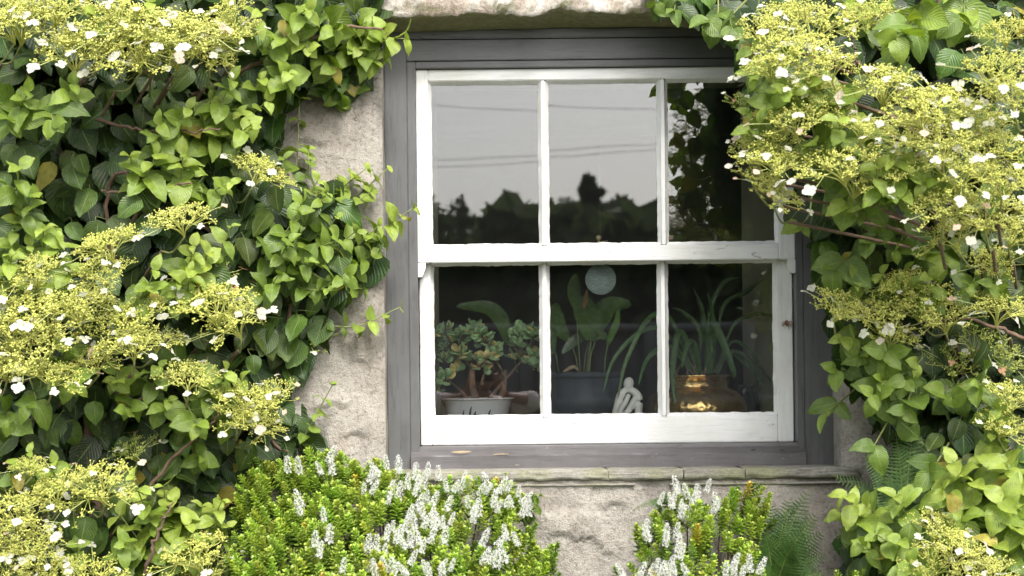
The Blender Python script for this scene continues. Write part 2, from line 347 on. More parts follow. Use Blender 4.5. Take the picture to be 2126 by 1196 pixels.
rect(wl, [(-6, WF, 0), (-6, WF, 5), (-6, 6, 5), (-6, 6, 0)]); rect(wl, [(7, WF, 0), (7, 6, 0), (7, 6, 5), (7, WF, 5)])
rect(wl, [(-6, 6, 0), (-6, 6, 5), (7, 6, 5), (7, 6, 0)])
wl.build('wall', M_wall, cot)
rf = MB(); rf.add([(-6.3, -.6, 4.95), (7.3, -.6, 4.95), (7.3, 3, 7.6), (-6.3, 3, 7.6), (7.3, 6.4, 4.95), (-6.3, 6.4, 4.95), (-6.3, -.6, 4.87), (7.3, -.6, 4.87), (7.3, 6.4, 4.87), (-6.3, 6.4, 4.87)],
      [np.array([[0, 1, 2, 3], [3, 2, 4, 5], [0, 6, 7, 1], [5, 4, 8, 9], [9, 8, 7, 6]]), np.array([[0, 3, 5], [1, 4, 2]])])
rf.build('roof', noisy('roof_slate', (.06, .06, .07), (.12, .12, .13), 6), cot, smooth=False)
# lintel: one rough block of stone, hewn edge, algae under it
li = MB(); lx = np.arange(-.62, 1.62, .009); rows = []
EDGE = np.array([(-.62, .0), (-.30, .015), (-.22, .0), (-.12, .006), (-.03, .02), (.06, .012), (.14, .0), (.22, .035), (.30, .02), (.40, .012), (.5, .022), (.65, .01), (1.1, .02), (1.62, .0)])
for x in lx:
    e = .6 * np.interp(x, EDGE[:, 0], EDGE[:, 1]) + .006; nv = lambda a, b, s: noise.fractal(Vector((x * a, b, 7.7)), 1, 2, 4) * s
    zb = OT + .006 + .004 * math.sin(x * 5) ; ze = OT + .012 + e + nv(14, 0, .010) + nv(60, 4, .005); prof = []
    face = WF - .028
    for t in np.linspace(0, 1, 34):       # face from the top down
        z = OT + .42 + (ze - OT - .42) * t; y = face - abs(noise.fractal(Vector((x * 4, 2, z * 5)), 1, 2, 5)) * .016 - noise.fractal(Vector((x * 20, 5, z * 20)), .8, 2, 4) * .007 + .012 * max(0, t - .93) * 14
        prof.append((x, y, z))
    y1, z1 = prof[-1][1], prof[-1][2]
    for t in np.linspace(.08, 1, 13):
        prof.append((x, y1 + (.03 - y1) * t, z1 + (zb - z1) * (1 - (1 - t) ** 2.5) + noise.fractal(Vector((x * 10, t * 2, 3)), 1, 2, 3) * .004 * (1 - t)))
    rows.append(prof)
A = np.array(rows); k = A.shape[1]; i = np.arange(len(lx) - 1)[:, None] * k + np.arange(k - 1)[None]
li.add(A.reshape(-1, 3), np.stack([i, i + 1, i + k + 1, i + k], -1).reshape(-1, 4)[:, ::-1])
for r_, sgn in ((A[0], 1), (A[-1], -1)):
    q_ = list(r_) + [(r_[0][0], .03, r_[0][2])]; li.add(q_, np.arange(len(q_))[::sgn][None])
li.build('lintel', M_lintel, cot)
# slate sill: separate slabs, split in layers
sx = [-.34, .345, .56, .735, 1.06]
for a, b in zip(sx[:-1], sx[1:]):
    s_ = MB(); k = int((b - a) / .012); xx = np.linspace(a + .0015, b - .0015, k); rows = []; th = .030 + random.uniform(-.002, .002); fy = WF - .022 - random.uniform(0, .012)
    for x in xx:
        v = lambda q_, s2: noise.fractal(Vector((x * 16, q_, a * 9)), 1, 2, 4) * s2
        ed = .006 * max(0, 1 - min(x - a, b - x) / .008)
        zt = OB + .001 - ed * .6; zb = zt - th - abs(v(2, .007))
        rows.append([(x, .02, zt), (x, fy * .5, zt + v(1, .002)), (x, fy + .006 + ed, zt - .001 + v(3, .003)), (x, fy + v(4, .006) + ed, zt - .007), (x, fy + .004 + v(5, .008) + ed, zt - .016),
                     (x, fy - .002 + v(6, .007) + ed, (zt + zb) / 2 - .003), (x, fy + .004 + v(7, .008) + ed, zb + .004), (x, fy + .012, zb), (x, .02, zb)])
    A = np.array(rows); kk = 9; i = np.arange(len(xx) - 1)[:, None] * kk + np.arange(kk - 1)[None]
    s_.add(A.reshape(-1, 3), np.stack([i, i + 1, i + kk + 1, i + kk], -1).reshape(-1, 4)); s_.add(A[0], np.arange(kk)[::-1][None]); s_.add(A[-1], np.arange(kk)[None])
    s_.build('sill_slab', M_slate, cot)
ul = MB()
for a, b in ((-.3, .2), (.52, .93), (.84, 1.06), (.2, .42)):   # thin pieces of slate packed under the sill
    xx = np.linspace(a, b, 30); rows = []; zt = OB - .039 - random.uniform(0, .004)
    for x in xx:
        v = noise.fractal(Vector((x * 20, 1, b)), 1, 2, 3) * .006; rows.append([(x, .0, zt), (x, WF - .016 + v, zt), (x, WF - .018 + v, zt - .004), (x, WF - .01, zt - .007 + v * .4), (x, 0, zt - .007)])
    A = np.array(rows); i = np.arange(29)[:, None] * 5 + np.arange(4)[None]; ul.add(A.reshape(-1, 3), np.stack([i, i + 1, i + 6, i + 5], -1).reshape(-1, 4)); ul.add(A[0], np.arange(5)[::-1][None]); ul.add(A[-1], np.arange(5)[None])
ul.build('packing_slate', M_slate, cot)

# ---- window frame, all in units of the 700 px/m frame plane
def u(v): return v / 700.0
def zz(v): return EYE + v / 700.0
fm = MB()
box(fm, u(-204), u(-158), -.045, .07, zz(-192), zz(704), .002, mi=1)          # left casing
box(fm, u(655), u(713), -.045, .07, zz(-192), zz(704), .002, mi=1)            # right casing
box(fm, u(-157.6), u(-139.5), -.040, .06, zz(-163), zz(690), .002, mi=1)      # stops
box(fm, u(640.5), u(654.6), -.040, .06, zz(-163), zz(690), .002, mi=1)
box(fm, u(-157.6), u(654.6), -.049, .07, zz(649), zz(691), .002)              # head board
box(fm, u(-204), u(713), -.056, .07, zz(692.5), zz(712), .003)                # top strip
box(fm, u(-139), u(640), -.043, .06, zz(633.8), zz(647.8), .002)              # head stop
fm.build('window_frame', [M_grey, M_greyv], cot, smooth=False)
sl = MB()   # timber sill with a weathered slope
N = 90; rows = []
for x in np.linspace(u(-157), u(654), N):
    v = lambda q_, s2: noise.fractal(Vector((x * 12, q_, 1)), 1, 2, 4) * s2
    rows.append([(x, .06, zz(-144)), (x, -.030, zz(-146)), (x, -.031, zz(-152)), (x, -.034, zz(-153)), (x, -.058 + v(1, .002), zz(-163)), (x, -.061 + v(2, .002), zz(-165) + v(5, .001)), (x, -.061, zz(-191)), (x, .06, zz(-191))])
A = np.array(rows); i = np.arange(N - 1)[:, None] * 8 + np.arange(7)[None]; sl.add(A.reshape(-1, 3), np.stack([i, i + 1, i + 9, i + 8], -1).reshape(-1, 4)); sl.add(A[0], np.arange(8)[::-1][None]); sl.add(A[-1], np.arange(8)[None])
so = sl.build('window_sill', M_greysill, cot, smooth=False)
def chip(mb, x, z, y, w_, h, t=(1, 1, 1)):
    k = 9; a = np.linspace(0, 6.283, k, endpoint=False); r1 = 1 + .3 * rng.standard_normal(k); pts = [(x + w_ * math.cos(q_) * r_, y, z + h * math.sin(q_) * r_) for q_, r_ in zip(a, r1)]
    mb.add(pts + [(x, y - .0022, z)], np.array([[j, (j + 1) % k, k] for j in range(k)])[:, ::-1], t)
cp = MB()
for px_, py_, w_, h in ((955, 938, .034, .0035), (1040, 943, .028, .002), (1565, 933, .012, .002), (1622, 934, .010, .0015), (1410, 924, .008, .001)):
    p = P(px_, py_, -.055); chip(cp, p[0], p[2], -.0635, w_, h, (.36, .28, .18) if px_ < 1100 else (.04, .03, .03))
cp.build('bare_patch', tint_mat('bare_patch', .8, 0, 80), so)
# ---- sashes
PXN = [(-114.5, 113), (133, 359), (380, 606)]
def sash(name, zb, zt, rb, rt, y0, y1, horns, xl, xr, label):
    s_ = MB(); yf = y0
    box(s_, u(xl), u(PXN[0][0]), y0, y1, zz(zb), zz(zt), .0025, mi=1)
    box(s_, u(PXN[2][1]), u(xr), y0, y1, zz(zb), zz(zt), .0025, mi=1)
    box(s_, u(PXN[0][0]) + .0005, u(PXN[2][1]) - .0005, y0 + .0025, y1 - .001, zz(zb), zz(rb), .0025)
    box(s_, u(PXN[0][0]) + .0005, u(PXN[2][1]) - .0005, y0 + .0025, y1 - .001, zz(rt), zz(zt), .0025)
    for (a, b), (c_, d) in zip(PXN[:-1], PXN[1:]):
        m_ = (b + c_) / 2
        box(s_, u(m_ - 4.2), u(m_ + 4.2), y0 + .003, y1 - .001, zz(rb) + .0005, zz(rt) - .0005, .0025, mi=1)
    if horns:                             # small horns under the meeting rail, cut at a slant
        for xa, xb, ci in ((xl, xl + 16, xl + 9), (xr, xr - 15, xr - 8)):
            q8 = [(u(xa), zz(zb)), (u(xb), zz(zb)), (u(xb), zz(zb - 10)), (u(ci), zz(zb - 28)), (u(xa), zz(zb - 29))]
            V8 = [(x, y0 + .001, z) for x, z in q8] + [(x, y1 - .002, z) for x, z in q8]; s_.add(V8, [np.arange(5)[None], np.arange(5, 10)[::-1][None], np.array([[j, (j + 1) % 5, 5 + (j + 1) % 5, 5 + j] for j in range(5)])], mi=1)
    o = s_.build(name, [M_white, M_whitev], cot, label=label, smooth=False); yg = y0 + .020
    for a, b in PXN:                      # putty runs out in a ragged line on the glass
        pt = MB(); A0, A1, B0, B1 = u(a), u(b), zz(rb), zz(rt); inner = []; outer = []; per = 2 * (A1 - A0) + 2 * (B1 - B0); k = 170
        if a != PXN[0][0]: A0 -= u(5.6)
        if b != PXN[2][1]: A1 += u(5.6)
        W_, H_ = A1 - A0, B1 - B0
        for j in range(k):
            s2 = j / k * 2 * (W_ + H_)
            if s2 < W_: x, z, nx_, nz2 = A0 + s2, B0, 0, 1
            elif s2 < W_ + H_: x, z, nx_, nz2 = A1, B0 + s2 - W_, -1, 0
            elif s2 < 2 * W_ + H_: x, z, nx_, nz2 = A1 - (s2 - W_ - H_), B1, 0, -1
            else: x, z, nx_, nz2 = A0, B1 - (s2 - 2 * W_ - H_), 1, 0
            wob = .0100 + noise.fractal(Vector((x * 35, a, z * 35 + y0 * 50)), 1, 2, 3) * .0018 + (random.random() < .06) * random.uniform(-.003, .001)
            outer.append((x, y0 + .0045, z)); inner.append((min(max(x + nx_ * wob, A0 + .009), A1 - .009) if True else x, yg - .0005, min(max(z + nz2 * wob, B0 + .008), B1 - .008)))
        V2 = outer + inner; ff = [(j, (j + 1) % k, k + (j + 1) % k, k + j) for j in range(k)]
        V3 = [(x, y + .004, z) for x, y, z in inner]; ff += [(k + j, k + (j + 1) % k, 2 * k + (j + 1) % k, 2 * k + j) for j in range(k)]
        pt.add(V2 + V3, np.array(ff)); pt.build('putty', M_whitev, o, smooth=False)
        gp = MB(); box(gp, A0 + .001, A1 - .001, yg, yg + .003, B0 - .004, B1 + .004, 0)
        p_ = bpy.data.objects.new('pane', gp.mesh('pane', M_glass, False)); C.objects.link(p_)
        cx, cz = (A0 + A1) / 2, (B0 + B1) / 2; p_.data.transform(Matrix.Translation((-cx, -yg, -cz))); p_.location = (cx, yg, cz)
        p_.rotation_euler = (R(random.uniform(-.16, .16)), 0, R(random.uniform(-.16, .16))); p_.parent = o; p_.matrix_parent_inverse = wmat(o).inverted()
    return o
up = sash('upper_sash', 234, 633, 266, 609, -.030, .010, True, -139, 640, 'upper white sash, its stiles ending in small horns')
lo = sash('lower_sash', -144, 262, -89, 236, .013, .050, False, -137.5, 638.5, 'lower white sash with a deep flaking bottom rail')
ct = MB(); p = P(1243, 507, .03); box(ct, p[0] - .028, p[0] + .028, .018, .045, zz(267), zz(274), .0015); tube(ct, [(p[0], .03, zz(273)), (p[0], .03, zz(281))], .004, 10); ball(ct, (p[0], .03, zz(285)), .009)
tube(ct, [(p[0] + .005, .03, zz(275)), (p[0] + .026, .034, zz(278))], .004, 8)
ct.build('sash_lock', mat('old_brass', (.62, .52, .33), .4, .4), lo)
# ---- room
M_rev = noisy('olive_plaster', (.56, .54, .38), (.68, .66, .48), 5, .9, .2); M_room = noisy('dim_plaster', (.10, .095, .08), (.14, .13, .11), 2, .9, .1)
rv = MB(); rt_ = EYE + .95; rbz = zz(-128)
def quad(mb, a, b, c_, d): mb.add([a, b, c_, d], np.array([[0, 1, 2, 3]]))
for x0, x1, yd in ((-.205, -.156, .62), (.908, .856, .62)):
    quad(rv, (x0, .051, rbz), (x1, yd, rbz), (x1, yd, rt_), (x0, .051, rt_))
quad(rv, (-.205, .051, rt_), (.908, .051, rt_), (.856, .62, rt_), (-.156, .62, rt_))
rv.build('window_reveal', M_rev, cot, smooth=False)
wb = MB(); box(wb, -.24, .93, .0525, .66, rbz - .03, rbz, .003); wb.build('window_board', mat('board_paint', (.25, .24, .2), .4), cot)
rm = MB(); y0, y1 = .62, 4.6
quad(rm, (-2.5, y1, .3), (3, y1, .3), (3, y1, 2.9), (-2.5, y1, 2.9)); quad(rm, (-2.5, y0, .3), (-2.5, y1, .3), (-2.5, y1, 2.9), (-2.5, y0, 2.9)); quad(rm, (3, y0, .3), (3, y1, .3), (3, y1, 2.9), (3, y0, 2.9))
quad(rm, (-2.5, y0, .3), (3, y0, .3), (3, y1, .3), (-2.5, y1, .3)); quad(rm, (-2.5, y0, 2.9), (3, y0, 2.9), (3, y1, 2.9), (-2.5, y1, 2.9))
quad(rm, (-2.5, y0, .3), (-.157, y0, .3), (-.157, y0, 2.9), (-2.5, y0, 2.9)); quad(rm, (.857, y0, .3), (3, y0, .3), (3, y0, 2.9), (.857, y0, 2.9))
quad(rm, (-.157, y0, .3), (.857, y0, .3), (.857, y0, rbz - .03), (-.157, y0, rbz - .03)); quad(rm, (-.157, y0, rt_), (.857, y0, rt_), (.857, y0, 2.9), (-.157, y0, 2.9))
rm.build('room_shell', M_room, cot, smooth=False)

# ------------------------------------------------------------------ things on the window board
BZ = rbz + .0005
def blade(mb, pts, width, tint, n=16, up=(0, -1, .4), cup=.25, tipw=0.0):     # a long leaf along a curve
    c = bez(pts, n); m = len(c); tg = norm(np.gradient(c, axis=0)); sd_ = norm(np.cross(tg, np.asarray(up, float))); nn = np.cross(sd_, tg)
    t = np.linspace(0, 1, m); w_ = width * np.clip(np.sin(np.pi * (t * .86 + .1)) ** .75, 0, 1) * np.where(t > .999, tipw, 1)
    V = np.stack([c - sd_ * w_[:, None] / 2 - nn * w_[:, None] * -cup, c, c + sd_ * w_[:, None] / 2 + nn * w_[:, None] * cup], 1).reshape(-1, 3)
    i = np.arange(m - 1)[:, None] * 3 + np.arange(2)[None]; uv = np.stack([np.tile([0, .5, 1], m), np.repeat(t, 3)], -1)
    mb.add(V, np.stack([i, i + 1, i + 4, i + 3], -1).reshape(-1, 4), tint, uv)
# jade plant in enamel pot
jc = P(992, 826, .20); jr = .112
jp = empty('potted_jade_plant', (jc[0], jc[1], BZ), 'bushy jade plant in white enamel pot standing behind the left lower pane', 'plant')
pot = MB(); h = jc[2] - BZ
prof = [(.074, 0), (.080, .002), (.090, h * .45), (.104, h - .010), (.108, h - .006), (.112, h - .004), (.113, h - .001), (.110, h), (.104, h - .003), (.098, h - .015)]
lathe(pot, prof, (jc[0], jc[1], BZ), 56)
po = pot.build('pot', mat('white_enamel', (.84, .86, .88), .22), jp)
rl = MB(); lathe(rl, [(.1105, h - .0055), (.1118, h - .0048), (.1128, h - .0042)], (jc[0], jc[1], BZ), 56, cap=False); rl.build('rim_line', mat('dark_enamel', (.03, .06, .07), .25), po)
dec = MB()
for ang, s in ((-1.85, 1), (-1.72, .7), (-1.25, .8), (-1.38, .5), (-2.1, .8)):
    cx, cy = math.cos(ang), math.sin(ang); pts = []
    for t in np.linspace(0, 1, 6):
        z = h * (.35 + .45 * t * s); r_ = np.interp(z, [0, h * .45, h], [.080, .090, .106]) + .0012; a2 = ang + .10 * t * t
        pts.append((jc[0] + r_ * math.cos(a2), jc[1] + r_ * math.sin(a2), BZ + z))
    blade(dec, pts, .007, (.05, .12, .13), 8, up=(cx, cy, 0), cup=0)
dec.build('leaf_decoration', mat('pot_paint', (.05, .11, .12), .3), po)
sm = MB(); lathe(sm, [(.0005, h - .016), (.098, h - .015)], (jc[0], jc[1], BZ), 30, (.05, .035, .025), cap=False); sm.build('soil', M_bark, jp, smooth=False)
st_ = MB(); tips = []
def jst(pts, r0, r1, Y0=None): c = bez(pts, 10); tube(st_, c, np.linspace(r0, r1, len(c)), 8, (.20, .12, .08)); return c
for base, top, r0 in ((( 988, 835), (984, 740), .013), ((1036, 835), (1050, 768), .011), ((1010, 835), (1098, 735), .006), ((975, 835), (930, 790), .006), ((1000, 800), (1012, 700), .006), ((985, 770), (945, 720), .006), ((1045, 790), (1022, 740), .005)):
    m_ = ((base[0] + top[0]) / 2 + random.uniform(-8, 8), (base[1] + top[1]) / 2)
    jst([P(*base, .2), P(*m_, .2 + random.uniform(-.03, .03)), P(*top, .2 + random.uniform(-.05, .03))], r0, r0 * .5)
jl = MB(); bm = bmesh.new(); bmesh.ops.create_icosphere(bm, subdivisions=2, radius=1)
JV = np.array([v.co[:] for v in bm.verts]); JF = np.array([[v.index for v in f_.verts] for f_ in bm.faces]); bm.free()
JV = JV * (.5, .5, .14); JV[:, 1] += .5; JV[:, 0] *= .62 + .38 * np.clip(JV[:, 1], 0, 1) ** .7; JV[:, 2] += .22 * (JV[:, 1]) ** 2
JT = (JV, [JF], np.zeros((len(JV), 2)), None)
clus = [(925, 690, 26), (945, 705, 26), (915, 720, 20), (965, 690, 22), (985, 680, 20), (980, 705, 24), (1000, 695, 20), (1005, 715, 22), (940, 740, 26), (920, 745, 20), (960, 735, 22), (985, 740, 18), (1025, 735, 16), (1035, 725, 15), (1010, 745, 16),
        (1075, 695, 16), (1090, 690, 18), (1070, 715, 18), (1105, 700, 18), (1090, 730, 18), (1070, 740, 16), (1108, 745, 20), (1115, 690, 18), (910, 790, 16), (905, 810, 16), (925, 785, 14), (1000, 765, 12), (950, 765, 14), (1112, 765, 14), (900, 700, 18)]
for cx, cy, rr in clus:
    c = P(cx, cy, .2 + random.uniform(-.10, .06)); k = int(rr * .75)
    nearest = min([(988, 760), (1045, 780), (1090, 745), (930, 795), (1012, 710), (945, 725)], key=lambda q_: (q_[0] - cx) ** 2 + (q_[1] - cy) ** 2)
    tube(st_, bez([P(*nearest, .2), (P(*nearest, .2) + c) / 2 + (0, 0, -.008), c], 8), .0028, 6, (.17, .12, .07))
    th = rng.uniform(0, 6.28, k); el = rng.uniform(-.5, .9, k); d = np.stack([np.cos(th) * np.cos(el), np.sin(th) * np.cos(el), np.sin(el)], -1)
    nrm = norm(np.stack([-.4 * d[:, 0], np.full(k, -.35), np.full(k, .8)], -1) + .35 * rng.standard_normal((k, 3)))
    loc = c + d * rng.uniform(.001, rr / 700 * .55, k)[:, None]; old = rng.random(k) < (.12 if cy < 730 else .3)
    tt = np.where(old[:, None], (.62, .52, .18), (.27, .43, .19)) * rng.uniform(.75, 1.3, (k, 1)); put(jl, JT, loc, frames(d, nrm), rng.uniform(.020, .034, k), tt)
st_.build('stem', M_bark, jp); jl.build('leaves', M_jade, jp)
# lily in a dark trough
lc = P(1212, 800, .30); lt = P(1212, 773, .22)[2]
ll = empty('potted_lily', (lc[0], .30, BZ), 'broad leaved lily in a dark blue trough behind the middle pane', 'plant')
tr = MB(); bm = bmesh.new(); bmesh.ops.create_cube(bm, size=1)
x0, x1 = P(1143, 800, .22)[0], P(1290, 800, .22)[0]
for v in bm.verts:
    s = 1 if v.co.z > 0 else .9; v.co = Vector(((x0 + x1) / 2 + v.co.x * (x1 - x0) * s, .31 + v.co.y * .17 * s, BZ + (v.co.z + .5) * (lt - BZ)))
bmesh.ops.bevel(bm, geom=bm.edges[:], offset=.006, segments=3, affect='EDGES'); addbm(tr, bm)
box(tr, x0 - .006, x1 + .006, .31 - .094, .31 + .094, lt - .018, lt + .001, .003); tr.build('trough', mat('dark_blue_glaze', (.04, .052, .072), .6), ll)
lv = MB(); ls = MB(); g1, g2, br = (.08, .17, .03), (.12, .24, .045), (.50, .27, .11)
for stem, leaf_, w_, tn in (([(1220, 775), (1224, 740), (1228, 700)], [(1228, 705), (1224, 668), (1214, 640), (1216, 612)], .075, g1), ([(1218, 775), (1222, 730), (1232, 690)], [(1232, 695), (1245, 662), (1268, 636), (1312, 632)], .06, g2),
        ([(1200, 775), (1195, 740), (1180, 700)], [(1180, 705), (1160, 680), (1153, 650), (1156, 628)], .045, g1), ([(1212, 775), (1216, 735), (1225, 705)], [(1228, 706), (1212, 698), (1188, 712), (1166, 735)], .032, (.09, .15, .07)),
        ([(1224, 775), (1226, 740), (1235, 712)], [(1228, 708), (1240, 696), (1252, 700), (1256, 706)], .03, (.10, .17, .06)), ([(1160, 775), (1155, 740), (1148, 715)], [(1148, 735), (1144, 715), (1146, 690), (1150, 680)], .03, g1),
        ([(1075, 775), (1065, 735), (1050, 700)], [(1058, 715), (1040, 665), (1010, 640), (945, 636)], .045, g1), ([(1205, 775), (1200, 700), (1196, 640)], [(1199, 645), (1192, 615), (1192, 590), (1196, 568)], .036, g1),
        ([(1255, 775), (1257, 740), (1262, 715)], [(1262, 715), (1272, 690), (1280, 670), (1284, 640)], .02, g2)):
    yb = random.uniform(.24, .32); c = bez([P(x, y, yb) for x, y in stem], 8); tube(ls, c, .0022, 6, (.14, .2, .06)); blade(lv, [P(x, y, yb - .01 * k_) for k_, (x, y) in enumerate(leaf_)], w_ * 1.15, tn, 18, cup=.12)
blade(lv, [P(1213, 640, .24), P(1216, 622, .235), P(1219, 600, .23)], .014, br, 8); blade(lv, [P(1170, 772, .24), P(1190, 762, .24), P(1202, 770, .23)], .012, (.4, .3, .17), 8)
ls.build('stem', M_stem, ll); lv.build('leaves', M_strap, ll)
# hanging glass disc
dc = P(1247, 580, .075); dk = MB(); k = 60; rr = 32.5 / 700
lathe(dk, [(.0005, 0), (rr - .001, 0), (rr, .001), (rr, .0035), (rr - .001, .0045), (.0005, .0045)], (0, 0, 0), k, cap=False)
do = dk.build('hanging_glass_disc', None or mat('frosted_glass', (.30, .38, .36), .5)); NTd = NT(do.data.materials[0]); cdx = NTd.coord(); nz = NTd.noise(NTd.scaled(cdx, 1, 3, 1), 40, 4, .6, 1.5)
NTd.link(NTd.ramp(nz, [(.3, (.22, .30, .28)), (.7, (.42, .50, .48))]), NTd.b.inputs['Base Color']); NTd.bump(nz, .8, .004)
do.rotation_euler = (R(90), 0, 0); do.location = (dc[0], dc[1], dc[2]); tag(do, 'round frosted green glass disc hanging by a thread behind the middle pane', 'suncatcher')
th_ = MB(); tube(th_, [(0, 0, 0), (0, .385, 0)], .0005, 4); t_ = bpy.data.objects.new('thread', th_.mesh('thread', mat('thread', (.2, .2, .2), .8))); C.objects.link(t_); t_.parent = do; t_.location = (0, rr - .002, .002)
# carved figurine
fg = MB(); Yf = .12; pt = lambda x, y, dy=0: P(x, y, Yf + dy)
BY = unP((P(1300, 868, Yf)[0], Yf, BZ))[1]
def lim(pts, rad, n=14, fl=None): c = bez([pt(*q_) for q_ in pts], n); tube(fg, c, np.interp(np.linspace(0, 1, len(c)), np.linspace(0, 1, len(rad)), np.array(rad) / 686.), 14, flat=fl)
lim([(1300, 808), (1289, 820), (1282, 842), (1278, 866), (1277, BY)], [6, 9, 8, 9, 11])             # back
lim([(1301, 808), (1314, 812), (1325, 824), (1326, 848), (1324, BY)], [6, 8, 9, 8, 9])               # shoulder and shin
lim([(1325, 818), (1316, 834), (1305, 852), (1296, 866), (1292, BY)], [6, 7.5, 7, 7, 8])             # thigh
lim([(1306, 818, -.012), (1298, 836, -.016), (1288, 854, -.012), (1282, BY, 0)], [4.5, 6, 6.5, 8])   # arm
ball(fg, pt(1305, 796), (.0165, .0155, .020), rot=Matrix.Rotation(R(12), 3, 'Y'))
lathe(fg, [(.03, 0), (.032, .004), (.030, .010), (.02, .012)], (pt(1300, 868)[0], Yf, BZ), 30)
fo = fg.build('carved_figurine', mat('soapstone', (.86, .86, .81), .35)); rmm = fo.modifiers.new('merge', 'REMESH'); rmm.mode = 'VOXEL'; rmm.voxel_size = .0022; rmm.use_smooth_shade = True; smm = fo.modifiers.new('smooth', 'SMOOTH'); smm.iterations = 5; smm.factor = .6
tag(fo, 'smooth white abstract seated figurine on the window board', 'figurine')
# brass pot with strap leaves
bc = P(1443, 820, .24); bp_ = empty('brass_planter', (bc[0], .24, BZ), 'round bellied brass pot of arching strap leaves behind the right pane', 'plant')
hz = P(1443, 779, .14)[2] - BZ; bb = MB()
lathe(bb, [(.07, 0), (.095, .004), (.138, hz * .16), (.156, hz * .32), (.160, hz * .44), (.150, hz * .60), (.126, hz * .72), (.104, hz * .77), (.099, hz * .80), (.102, hz * .92), (.114, hz * .97), (.118, hz), (.112, hz + .001), (.106, hz - .01)], (bc[0], .24, BZ), 72)
bm_ = mat('hammered_brass', (.55, .38, .14), .22, .85); q = NT(bm_); c = q.coord(); v_ = q.new('TexVoronoi'); v_.inputs['Scale'].default_value = 60; q.link(c, v_.inputs['Vector'])
q.bump(q.math('ADD', v_.outputs['Distance'], q.math('MULTIPLY', q.noise(c, 8, 3), 1.0)), .35, .006); q.link(q.ramp(q.noise(c, 9, 5), [(.35, (.42, .26, .11)), (.6, (.78, .56, .23))]), q.b.inputs['Base Color'])
bb.build('pot', bm_, bp_)
sb = MB(); 
for k_ in range(26):
    a = rng.uniform(0, 6.28); r_ = rng.uniform(0, .10); p = np.array((bc[0] + r_ * math.cos(a), .24 + r_ * math.sin(a), BZ + hz - .012)); tube(sb, [p, p + (rng.uniform(-.03, .03), rng.uniform(-.03, .03), rng.uniform(.005, .05))], .002, 5, (.42, .30, .18))
lathe(sb, [(.0005, hz - .012), (.104, hz - .011)], (bc[0], .24, BZ), 30, (.10, .07, .05), cap=False); sb.build('bark_mulch', M_bark, bp_)
tl = MB()
arcs = [([(1470, 775), (1472, 700), (1480, 672), (1500, 710), (1522, 770), (1523, 785)], .020, 0), ([(1450, 775), (1430, 720), (1410, 690), (1399, 740), (1396, 790), (1404, 850)], .017, 0), ([(1455, 775), (1440, 715), (1425, 720), (1415, 765)], .016, 0),
        ([(1480, 775), (1500, 640), (1545, 610), (1570, 590), (1588, 577)], .012, 1), ([(1485, 775), (1520, 680), (1560, 655), (1600, 655), (1625, 662)], .011, 1), ([(1490, 775), (1520, 710), (1560, 735), (1590, 780), (1602, 790)], .010, 1), ([(1490, 775), (1510, 735), (1545, 740), (1570, 780), (1578, 810)], .016, 1),
        ([(1440, 775), (1390, 660), (1345, 665), (1300, 750), (1282, 830)], .013, 0), ([(1440, 775), (1380, 690), (1330, 690), (1275, 745), (1252, 815)], .012, 0), ([(1435, 775), (1390, 720), (1345, 745), (1325, 800)], .013, 0), ([(1465, 775), (1470, 660), (1500, 590), (1535, 575)], .014, 1),
        ([(1468, 775), (1462, 690), (1456, 640), (1440, 600)], .014, 1), ([(1475, 775), (1482, 700), (1476, 640), (1468, 605)], .013, 0), ([(1478, 775), (1515, 735), (1550, 760), (1590, 800)], .009, 1), ([(1462, 775), (1475, 730), (1476, 700), (1478, 735)], .014, 0), ([(1450, 775), (1452, 690), (1420, 650), (1395, 640)], .012, 1)]
for a, w_, dk_ in arcs:
    n_ = len(a); ys = np.linspace(.24, .10 if not dk_ else .24, n_); blade(tl, [P(x, y, yy) for (x, y), yy in zip(a, ys)], w_ * 1.2, (.065, .14, .035) if dk_ else (.12, .24, .085), 26)
tl.build('leaves', M_strap, bp_)
wt = MB(); T_small = None
# dark jar behind the brass pot
dj = P(1553, 830, .36); jh = P(1553, 800, .36)[2] - BZ; dm = MB(); lathe(dm, [(.03, 0), (.045, .005), (.052, jh * .4), (.046, jh * .75), (.030, jh * .9), (.034, jh), (.028, jh)], (dj[0] - .012, .36, BZ), 40)
tag(dm.build('dark_glazed_jar', mat('black_glaze', (.015, .017, .02), .2)), 'small black glazed jar half hidden behind the brass pot', 'jar')
# dried insect husk stuck on the sash
p = P(1633, 672, .01); hk = MB(); ball(hk, (p[0], .006, p[2] + .002), (.006, .005, .009), (.22, .12, .08))
for k_ in range(12):
    a = rng.uniform(0, 6.28); e = np.array((p[0] + .016 * math.cos(a), .002 + rng.uniform(-.006, .004), p[2] + .018 * math.sin(a))); tube(hk, bez([(p[0], .008, p[2]), ((p[0] + e[0]) / 2, -.002, (p[2] + e[2]) / 2 + .004), e], 6), .0009, 4, (.25, .14, .09))
tag(hk.build('dried_spider', M_bark), 'small brown dried spider stuck to the right stile of the lower sash', 'spider')

